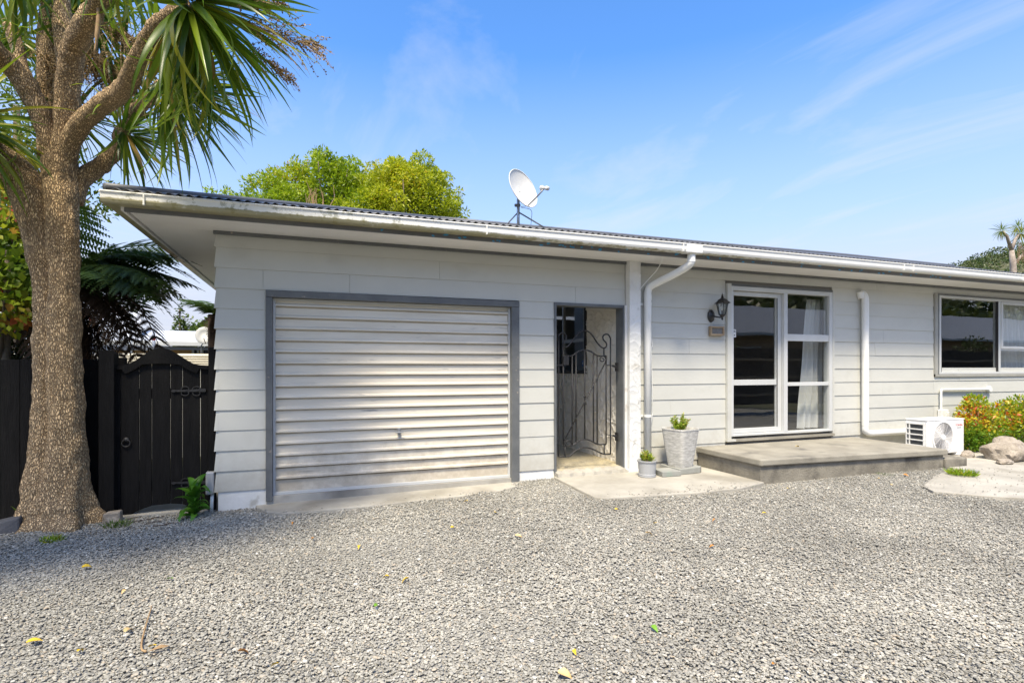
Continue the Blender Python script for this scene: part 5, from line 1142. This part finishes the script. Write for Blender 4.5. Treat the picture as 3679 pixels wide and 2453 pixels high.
# ------------------------------------------------------------------ trees behind the fence
def frond_mesh(name, ln_, m, npin=30, wid=.26, droop=1.0):
    g = MB(); rach = []
    for i in range(npin+1):
        t = i/npin; a = droop*t; rach.append(Vector((ln_*(t-.18*droop*t*t), 0, ln_*(.28*t-.62*droop*t*t))))
    g.tube(rach, [.009*(1-.85*i/npin) for i in range(npin+1)], 5)
    for i in range(2, npin):
        t = i/npin; w_ = wid*math.sin(math.pi*min(1, t*.93+.10))**.75*random.uniform(.85, 1.1); p = rach[i]; tg_ = (rach[i+1]-rach[i-1]).normalized()
        for s_ in (-1, 1):
            d_ = (Vector((.38+random.uniform(-.1, .1),s_,random.uniform(-.40, -.12)))).normalized(); nq = 12
            pr = [p+d_*w_*q+Vector((0,0,-.22*w_*q*q)) for q in np.linspace(0, 1, nq+1)]
            g.tube([pr[0], pr[nq//2], pr[nq]], [.0022,.0016,.0008], 3, cap=False)
            for k in range(1, nq+1):
                a = pr[k]; ax = (pr[k]-pr[k-1]).normalized(); ll = w_*.20*math.sin(math.pi*min(1, .25+.72*k/nq))*random.uniform(.8, 1.2)
                for q in (-1, 1):
                    dd = (tg_*q*1.0+ax*.45+Vector((0,0,-.15))).normalized(); hw = ax*.0085*(wid/.2)
                    g.add([a-hw, a+hw, a+dd*ll], [(0,1,2)])
    me = bpy.data.meshes.new(name); me.from_pydata(g.v, [], g.f); me.materials.append(m); return me
FM = [frond_mesh('frond', 1.0, M['fern'], 22, .26, d_) for d_ in (.75, 1.0, 1.3)]
DM = frond_mesh('dead_frond', 1.0, M['deadfrond'], 20, .20, 1.3)
def tree_fern(c, h, ln_, nf, nd, label, angs=None, dl=.65, da=(0, 6.283)):
    t = thing('tree_fern', label, 'tree fern', c); c = Vector(c); top_ = c+Vector((0,0,h))
    g = MB(); g.tube([c+Vector((0,0,-.05)), c.lerp(top_, .5), top_], [.11,.085,.09], 12)
    for i in range(len(g.v)): p = Vector(g.v[i]); g.v[i] = tuple(p+Vector((noise.noise(p*22), noise.noise(p*22+Vector((9,0,0))), 0))*.02)
    adopt(t, g.build('trunk', M['deadfrond']))
    for k in range(nf):
        a = angs[k % len(angs)] if angs else k*2.39996+random.uniform(-.2, .2); el = random.uniform(.05, .75)
        d_ = Vector((math.cos(a)*math.cos(el), math.sin(a)*math.cos(el), math.sin(el))); o = bpy.data.objects.new('frond', FM[k % 3]); COL.objects.link(o)
        s_ = ln_*random.uniform(.8, 1.1); o.matrix_world = Matrix.Translation(top_) @ orient(d_, random.uniform(-.3, .3)).to_4x4() @ Matrix.Scale(s_, 4); adopt(t, o)
    for k in range(nd):
        a = random.uniform(*da) if random.random() < .93 else random.uniform(0, 6.283); el = random.uniform(-1.2, -.05); d_ = Vector((math.cos(a)*math.cos(el), math.sin(a)*math.cos(el), math.sin(el))); o = bpy.data.objects.new('dead_frond', DM); COL.objects.link(o)
        o.matrix_world = Matrix.Translation(top_+Vector((0,0,-.05))) @ orient(d_, random.uniform(-.5, .5)).to_4x4() @ Matrix.Scale(ln_*random.uniform(.7, 1.2)*dl, 4); adopt(t, o)
    return t
fc_ = at(215, 1010, 1.6)
tree_fern((fc_.x, 1.6, -.05), fc_.z+.05, 1.55, 26, 20, 'dark tree fern arching over the fence behind the cabbage tree',
          [0.05,.35,-.3,.7,-.65,1.2,-1.1,.15,-.15,.5,-.5,.9,2.2,3.0,-2.4,.25,-.05,3.6,1.7,.45,-.4,-.9,.1,-.2,.3,-.7,-.35,.55,0,-.55,.2,-.1], 1.05, (-1.3,1.3))
fc_ = at(768, 1130, 4.2)
tree_fern((fc_.x, 4.2, -.05), fc_.z+.05, .75, 11, 16, 'small distant tree fern with brown skirt at the house corner')
def tree(name, label, c, blobs, n, size, m, trunk_r, wid=.42, barkm=None, tintf=None, limbs=True):
    t = thing(name, label, 'tree', c); pos, dr = blob_points(blobs, n, .5)
    d_ = dr*.7+rng.normal(size=dr.shape)*.7+np.array([0,0,-.05])
    big = np.sin(pos[:, 0]*2.3+1)+np.sin(pos[:, 1]*2.9)+np.sin(pos[:, 2]*2.6+2)
    tint = np.clip(.45+.10*big+rng.normal(0, .2, len(pos)), 0, 1)
    if tintf is not None: tint = np.clip(tintf(pos)+rng.normal(0, .15, len(pos)), 0, 1)
    leaf_obj('crown', pos, d_, rng.uniform(.7, 1.35, len(pos))*size, m, t, 'stuff', wid, tint)
    c = Vector(c); top_ = Vector(blobs[0][0]); g = MB(); g.tube([c+Vector((0,0,-.1)), c.lerp(top_, .5)+Vector((.05,0,0)), top_], [trunk_r, trunk_r*.75, trunk_r*.4], 10)
    adopt(t, g.build('trunk', barkm or M['bark2'], smooth=True))
    if limbs:
        g = MB(); s0 = c.lerp(top_, .55)
        for bc, br in blobs[1:16]: e_ = Vector(bc); g.tube([s0, s0.lerp(e_, .5)+Vector((0,0,.1)), e_+Vector((0,0,br[2]*.6))], [trunk_r*.4, trunk_r*.25, trunk_r*.08], 6)
        adopt(t, g.build('limb', barkm or M['bark2'], smooth=True))
    return t
def blobpx(lst, y):   # clumps given where they show: source pixel centre, pixel radii, depth offset
    o_ = []
    for (x, yy, rx, ry, dy_) in lst:
        p = at(x, yy, y+dy_); k = (p-cam.location).length*.93/FPX; o_.append(((p.x, p.y, p.z), (rx*k, (rx+ry)*.5*k, ry*k)))
    return o_
bl = blobpx([(30,900,110,120,0),(60,760,90,80,.3),(20,1080,80,90,-.2),(-80,1000,150,160,0),(-60,760,120,120,.3)], 1.1)
tree('maple_tree', 'maple with green and red leaves behind the fence at far left', (bl[3][0][0], 1.3, -.05), bl, 2600, .085, M['maple'], .06, .7, tintf=lambda p: .42+.26*np.sin(p[:, 0]*5+p[:, 2]*6))
bl = blobpx([(60,1130,90,150,0),(30,1250,90,80,0),(100,1010,70,90,.4),(-80,1150,140,200,0),(70,860,70,90,.8)], 2.2)
tree('shrub', 'dark leafy shrub above the black fence left of the trunk', (bl[0][0][0], 2.3, -.05), bl, 6000, .075, M['dkleaf'], .05, .45)
bl = blobpx([(60,380,150,190,0),(300,690,90,60,.5),(330,740,70,50,.4),(40,620,130,120,.3),(-100,420,200,250,0),(150,560,100,120,.6),(120,780,120,80,.2)], 4.2)
tree('leafy_tree', 'yellow-green leafy tree seen between the cabbage tree limbs', (bl[3][0][0], 4.6, -.05), bl, 5200, .10, M['ylleaf'], .10)
# clipped evergreens behind the house
bl = blobpx([(1180,700,85,130,0),(1060,690,95,80,.3),(950,720,80,70,.2),(1150,640,70,80,.2),(1190,590,50,42,0),(1240,640,65,62,.3),(1045,640,55,55,.2),(1275,760,110,100,-.3),(1010,770,160,60,0),(900,760,70,40,.2),(860,790,80,40,.3),(1310,720,95,85,-.1),(1340,670,60,50,0),(810,700,16,22,.2),(760,705,20,25,.2),(1120,790,170,90,0)], 11.0)
tree('evergreen_tree', 'darker leafy evergreen with pointed tops behind the roof left of the rounded one', (bl[0][0][0], 11.3, -.06), [bl[0]]+clumpy(bl, 11, .28, .97), 32000, .12, M['tree1'], .16, .36)
bl = blobpx([(1470,740,150,120,0),(1400,680,110,95,-.2),(1500,660,120,85,0),(1560,730,105,95,.2),(1600,800,85,70,.2),(1430,620,70,42,0),(1350,760,120,100,-.3),(1640,820,55,40,.2),(1540,640,60,45,.2)], 10.4)
tree('evergreen_tree', 'rounded yellow-green tree rising behind the roof beside the satellite dish', (bl[0][0][0], 10.7, -.06), [bl[0]]+clumpy(bl, 16, .24, .97), 34000, .105, M['tree2'], .16, .36)
g = MB()
for k in range(14):
    p = at(random.uniform(1100, 1180), random.uniform(745, 760), 9.9); p2_ = p+Vector((random.gauss(0, .12), 0, random.uniform(.35, .75))); g.tube([p, p.lerp(p2_, .5)+Vector((random.gauss(0,.05), 0, 0)), p2_], [.014,.010,.005], 4)
o = g.build('bare_twigs', M['steel'] and M['dry']); o['kind'] = 'stuff'
# hedge conifers far behind the gate
for i, (x, yt, w_, lab) in enumerate([(645,1082,26,'tall narrow conifer left of the others beyond the far roof'),(662,1150,20,'short dark conifer behind the second fern frond'),(680,1155,16,'slim bright green conifer in the middle of the row'),(695,1165,18,'slim bright green conifer at the right end of the row')]):
    y_ = 15.5; p = at(x, 1330, y_); tp_ = at(x, yt, y_); k = (p-cam.location).length*.93/FPX
    bl = [((p.x, y_, tp_.z-(j+.6)*.42), (w_*k*(.25+.75*min(1, j/3)),)*2+(.5,)) for j in range(9)]
    tree('conifer', lab, (p.x, y_, -.06), bl, 1500, .13, M['conifer'], .06, .5, limbs=False)
bl = blobpx([(740,1190,45,35,0),(720,1215,40,25,0),(775,1180,40,40,0)], 17); tree('round_tree', 'pale yellow-green tree at the horizon beside the distant dish', (bl[0][0][0], 17, -.06), bl, 1500, .16, M['ylleaf'], .1)

# ------------------------------------------------------------------ neighbour house, scaffold and far dish beyond the gate
NY = 8.5
nb = thing('neighbour_house', 'neighbouring house with pale metal roof and timber walls beyond the gate', 'house', at(500, 1318, NY+1))
l_, r_ = at(300, 1210, NY).x, at(775, 1210, NY).x
zg = at(600, 1238, NY).z; zt = at(600, 1203, NY+3).z
g = MB(); g.hexa([(l_-3,NY,zg),(r_+1.6,NY,zg),(r_+1.6,NY+4,zt+.15),(l_-3,NY+4,zt+.15),(l_-3,NY,zg+.03),(r_+1.6,NY,zg+.03),(r_+1.6,NY+4,zt+.18),(l_-3,NY+4,zt+.18)]); adopt(nb, g.build('roof', M['neigh_roof']))
l2 = at(420, 1200, NY+3).x
g = MB(); a = at(350, 1105, NY+2.5); b_ = at(560, 1105, NY+2.5); g.hexa([(l_-3,NY+1.2,zg+.1),(b_.x,NY+1.2,zg+.1),(b_.x-.6,NY+3.5,zg+1.1),(l_-3,NY+3.5,zg+1.1),(l_-3,NY+1.25,zg+.15),(b_.x,NY+1.25,zg+.15),(b_.x-.6,NY+3.5,zg+1.15),(l_-3,NY+3.5,zg+1.15)]); adopt(nb, g.build('roof', M['neigh_roof']))
za, zb_ = at(600, 1225, NY-.1).z, at(600, 1239, NY-.1).z; g = MB(); g.box(l_-3,r_+1.6,NY-.13,NY-.01,zb_-.02,za); adopt(nb, g.build('gutter', M['alu'], bevel=.01))
zc_ = at(600, 1256, NY).z; g = MB(); g.box(l_-3,r_+1.2,NY-.03,NY+.1,zc_,zb_-.03); adopt(nb, g.build('fascia', M['neigh_grey']))
g = MB(); g.box(l_-3,r_+1.5,NY+.3,NY+.4,-.05,zc_+.02); adopt(nb, g.build('wall', M['cedar']))
for (x0, x1) in ((330, 352), (690, 716), (724, 760)):
    a, b_ = at(x0, 1250, NY+.28), at(x1, 1292, NY+.28); wd = MB(); wd.box(a.x,b_.x,NY+.25,NY+.32,b_.z-.5,a.z); wo = wd.build('window', M['alu']); adopt(nb, wo)
    g = MB(); g.box(a.x+.05,b_.x-.05,NY+.235,NY+.248,b_.z-.45,a.z-.05); go_ = g.build('pane', M['window_dark'], wo); go_.matrix_parent_inverse = Matrix.Identity(4); go_.parent = wo; go_.location = (0,0,0); go_.matrix_parent_inverse = wo.matrix_parent_inverse.inverted() @ Matrix.Translation(nb.location).inverted() @ Matrix.Translation((0,0,0)) if False else Matrix.Identity(4)
cf = thing('metal_fence', 'cream ribbed metal fence between the gate and neighbouring house', 'fence', (at(500, 1318, 4.0).x, 4.0, 0))
z0_, z1_ = at(600, 1305, 4.0).z, at(600, 1270, 4.0).z; a, b_ = at(270, 1300, 4.0).x, at(790, 1300, 4.0).x
g = MB()
pf = []
for k in range(5): zz = z1_-k*(z1_-z0_)/4; pf += [(zz, 4.0), (zz-.025, 3.97), (zz-.045, 3.97), (zz-.055, 4.0)]
for (zz, yy) in pf: g.v += [(a-2.5, yy, zz), (b_+.3, yy, zz)]
for k in range(len(pf)-1): g.f.append((2*k, 2*k+1, 2*k+3, 2*k+2))
adopt(cf, g.build('panel', M['cream'])); g = MB(); g.box(a-2.5,b_+.3,4.01,4.03,-.05,z0_+.03); adopt(cf, g.build('lower_panel', M['alu']))
def pole(px_, yt, y, label, tape=None):
    t = thing('scaffold_pole', label, 'pole', (at(px_, 1318, y).x, y, 0), 'scaffold poles beyond the gate'); a = at(px_, yt, y); g = MB(); g.tube([(a.x, y, -.05), (a.x, y, a.z)], .026, 10); adopt(t, g.build('tube', M['alu'], smooth=True))
    if tape: z_ = at(px_, tape, y).z; g = MB(); g.tube([(a.x, y, z_-.035), (a.x, y, z_+.03)], .0275, 10); adopt(t, g.build('tape', M['redtape']))
    z_ = at(px_, 1250, y).z; g = MB(); g.box(a.x-.045,a.x+.045,y-.05,y+.04,z_-.03,z_+.03); adopt(t, g.build('clamp', M['steel'], bevel=.006))
pole(470, 1165, 5.2, 'thick white scaffold pole standing behind the arched gate'); pole(553, 1170, 6.4, 'white scaffold pole with red tape behind the gate arch', 1216); pole(327, 1140, 6.0, 'white scaffold pole just right of the cabbage tree trunk', 1146)
sr = MB(); a = at(335, 1248, 5.26); b_ = at(553, 1252, 5.26); sr.box(a.x,b_.x,5.235,5.285,a.z-.045,a.z+.03); o = sr.build('scaffold_rail', M['steel']); tag(o, 'horizontal grey scaffold rail crossing the white poles', 'rail')
fd_ = thing('satellite_dish', 'distant white satellite dish beyond the gate near the house corner', 'satellite dish', at(735, 1205, 6.8)); c = at(735, 1205, 6.8)
g = MB(); g.lathe([(.0,.03),(.10,.018),(.18,-.01),(.175,-.016),(.10,.010),(.0,.024)], (c.x, c.y, c.z), 28, 'y'); adopt(fd_, g.build('reflector', M['dish'], smooth=True))
g = MB(); g.tube([c+Vector((.02,.03,-.1)), at(722, 1240, 6.8)+Vector((0,.05,0)), at(720, 1330, 6.85)], .012, 6); adopt(fd_, g.build('bracket', M['darksteel']))
g = MB(); g.tube([c+Vector((.02,-.01,-.17)), c+Vector((.02,-.22,-.06))], .008, 6); adopt(fd_, g.build('arm', M['darksteel']))

# ------------------------------------------------------------------ far right: bush-clad hill and a cabbage tree
hl = MB(); nxh, nyh = 60, 14
HYC = 150
for j in range(nyh+1):
    for i in range(nxh+1):
        s_ = i/nxh; X = 250+260*s_; ridge = np.interp(X, [250,290,330,346,375,405,450,510], [0,12,38,50,62,70,80,88]); t = j/nyh; Y = 95+t*120
        z_ = ridge*math.sin(min(1, t*1.15)*math.pi/2)*(1+.10*noise.noise(Vector((X*.02, Y*.02, 0))))-.3; hl.v.append((X, Y, z_))
for j in range(nyh):
    for i in range(nxh): k = j*(nxh+1)+i; hl.f.append((k, k+1, k+2+nxh, k+1+nxh))
ho = hl.build('hill', M['earth'], smooth=True); ho['kind'] = 'structure'
bp_ = []; 
for _ in range(1500):
    s_ = rng.random(); t = rng.random(); i = s_*nxh; j = t*nyh; k = int(j)*(nxh+1)+int(i); v_ = hl.v[min(k, len(hl.v)-1)]; r_ = rng.uniform(2.2, 4.8); bp_.append(((v_[0]+rng.uniform(-3,3), v_[1]+rng.uniform(-4,4), v_[2]+r_*.4), (r_, r_, r_*.8)))
pos, dr = blob_points(bp_, 90000, .8); up_ok = dr[:, 2] > -.3; pos, dr = pos[up_ok], dr[up_ok]
tint = np.clip(.45+.25*np.sin(pos[:, 0]*.35)*np.sin(pos[:, 1]*.3+1)+rng.normal(0, .22, len(pos)), 0, 1)
leaf_obj('hill_bush', pos, dr+rng.normal(size=dr.shape)*.6, 1.0, M['hill'], None, 'stuff', .8, tint)
fp = at(3640, 960, 13.0)
fct = thing('cabbage_tree', 'distant slender cabbage tree above the roof at far right', 'tree', (fp.x, 13.0, -.06))
g = MB(); tpp = [at(3641, 1000, 13.0), at(3640, 950, 13.0), at(3634, 900, 13.0)]
g.tube([(tpp[0].x, 13.0, -.06)]+tpp, [.20,.17,.15,.12], 12); g.tube([tpp[2], at(3618, 850, 13.0), at(3603, 832, 13.0)], [.10,.08,.06], 8); g.tube([tpp[2], at(3648, 860, 13.0), at(3660, 842, 13.0)], [.10,.08,.06], 8); g.tube([at(3640, 950, 13), at(3675, 915, 13), at(3700, 900, 13)], [.1,.08,.06], 8); adopt(fct, g.build('trunk', mk('pale_bark', (.40,.34,.28), (.25,.20,.16), 6, .9, .3, 30), smooth=True))
sv, sf, stint = [], [], []
for (x, y, l3) in ((3598,828,.62),(3668,838,.85),(3655,815,.6),(3705,900,.9)): rosette(at(x, y, 13.0), (.05,-.2,.9), l3, 70, 0)
me = bpy.data.meshes.new('leaves'); me.from_pydata(sv, [], sf); me.materials.append(M['blades']); a_ = me.attributes.new('tint', 'FLOAT', 'POINT'); a_.data.foreach_set('value', np.clip(np.array(stint, np.float32)+.25, 0, 1))
o = bpy.data.objects.new('leaves', me); COL.objects.link(o); adopt(fct, o); o['kind'] = 'stuff'
g = MB()
for k in range(60): p = at(random.uniform(3655, 3700), random.uniform(870, 930), 12.9); g.tube([p, p+Vector((random.gauss(0,.1), 0, -.35))], .012, 3)
o = g.build('dead_leaves', M['dry']); adopt(fct, o); o['kind'] = 'stuff'

# ------------------------------------------------------------------ what the windows mirror: the fence and house across the drive
of = thing('boundary_fence', 'dark boundary fence across the drive mirrored in the windows', 'fence', (9, -7.2, 0))
g = MB(); x = 1.5
while x < 50: g.box(x,x+.142,-7.22,-7.2,.22,2.0+.02*math.sin(x*3)); x += .15
adopt(of, g.build('palings', M['oppfence'], kind='stuff'))
g = MB()
for z_ in (.5, 1.05, 1.6): g.box(1.5,50,-7.2,-7.15,z_,z_+.07)
adopt(of, g.build('rail', M['wood']))
oh = thing('opposite_house', 'brick house with grey roof across the drive mirrored in the windows', 'house', (16, -16, 0))
g = MB(); g.box(4,70,-22,-14.5,-.05,3.0); adopt(oh, g.build('wall', M['brick']))
g = MB(); g.hexa([(3.3,-22.6,2.98),(70.7,-22.6,2.98),(70.7,-13.9,2.98),(3.3,-13.9,2.98),(6.5,-18.4,4.9),(67,-18.4,4.9),(67,-18.1,4.9),(6.5,-18.1,4.9)]); adopt(oh, g.build('roof', mk('grey_roof_metal', (.33,.34,.36), (.27,.28,.30), 4, .55, .2, 30, stretch=(6,1,1))))
g = MB(); g.box(3.25,70.7,-13.9,-13.8,2.90,3.02); adopt(oh, g.build('gutter', M['alu']))
for x in (9, 14, 20, 27): g = MB(); g.box(x,x+1.6,-14.5,-14.44,1.2,2.4); adopt(oh, g.build('window', M['alu'])); g = MB(); g.box(x+.06,x+1.54,-14.44,-14.42,1.26,2.34); adopt(oh, g.build('window_pane', M['window_dark']))
hb = []
for _ in range(420):
    x = rng.uniform(-10, 110); t = rng.random(); r_ = rng.uniform(1.8, 4); hb.append(((x, -30-60*t, 2+24*t+rng.uniform(-1, 2)), (r_, r_, r_)))
pos, dr = blob_points(hb, 42000, .8); leaf_obj('bush_backdrop', pos, dr+rng.normal(size=dr.shape)*.6, .9, M['hill'], None, 'stuff', .8)
g = MB()
for i in range(13):
    for j in range(7): g.v.append((-20+12*i, -28-12*j, 26*j/6-.3))
for i in range(12):
    for j in range(6): k = i*7+j; g.f.append((k, k+1, k+8, k+7))
o = g.build('hill', M['earth'], smooth=True); o['kind'] = 'structure'

sh_ = clumpy([((rng.uniform(5, 45), rng.uniform(-11, -9.2), rng.uniform(1.5, 2.3)), (rng.uniform(.5, 1.0),)*3) for _ in range(13)], 8, .35, .95)
pos, dr = blob_points(sh_, 14000, .7); leaf_obj('shrubbery', pos, dr+rng.normal(size=dr.shape)*.6, .11, M['hill'], None, 'stuff', .6)
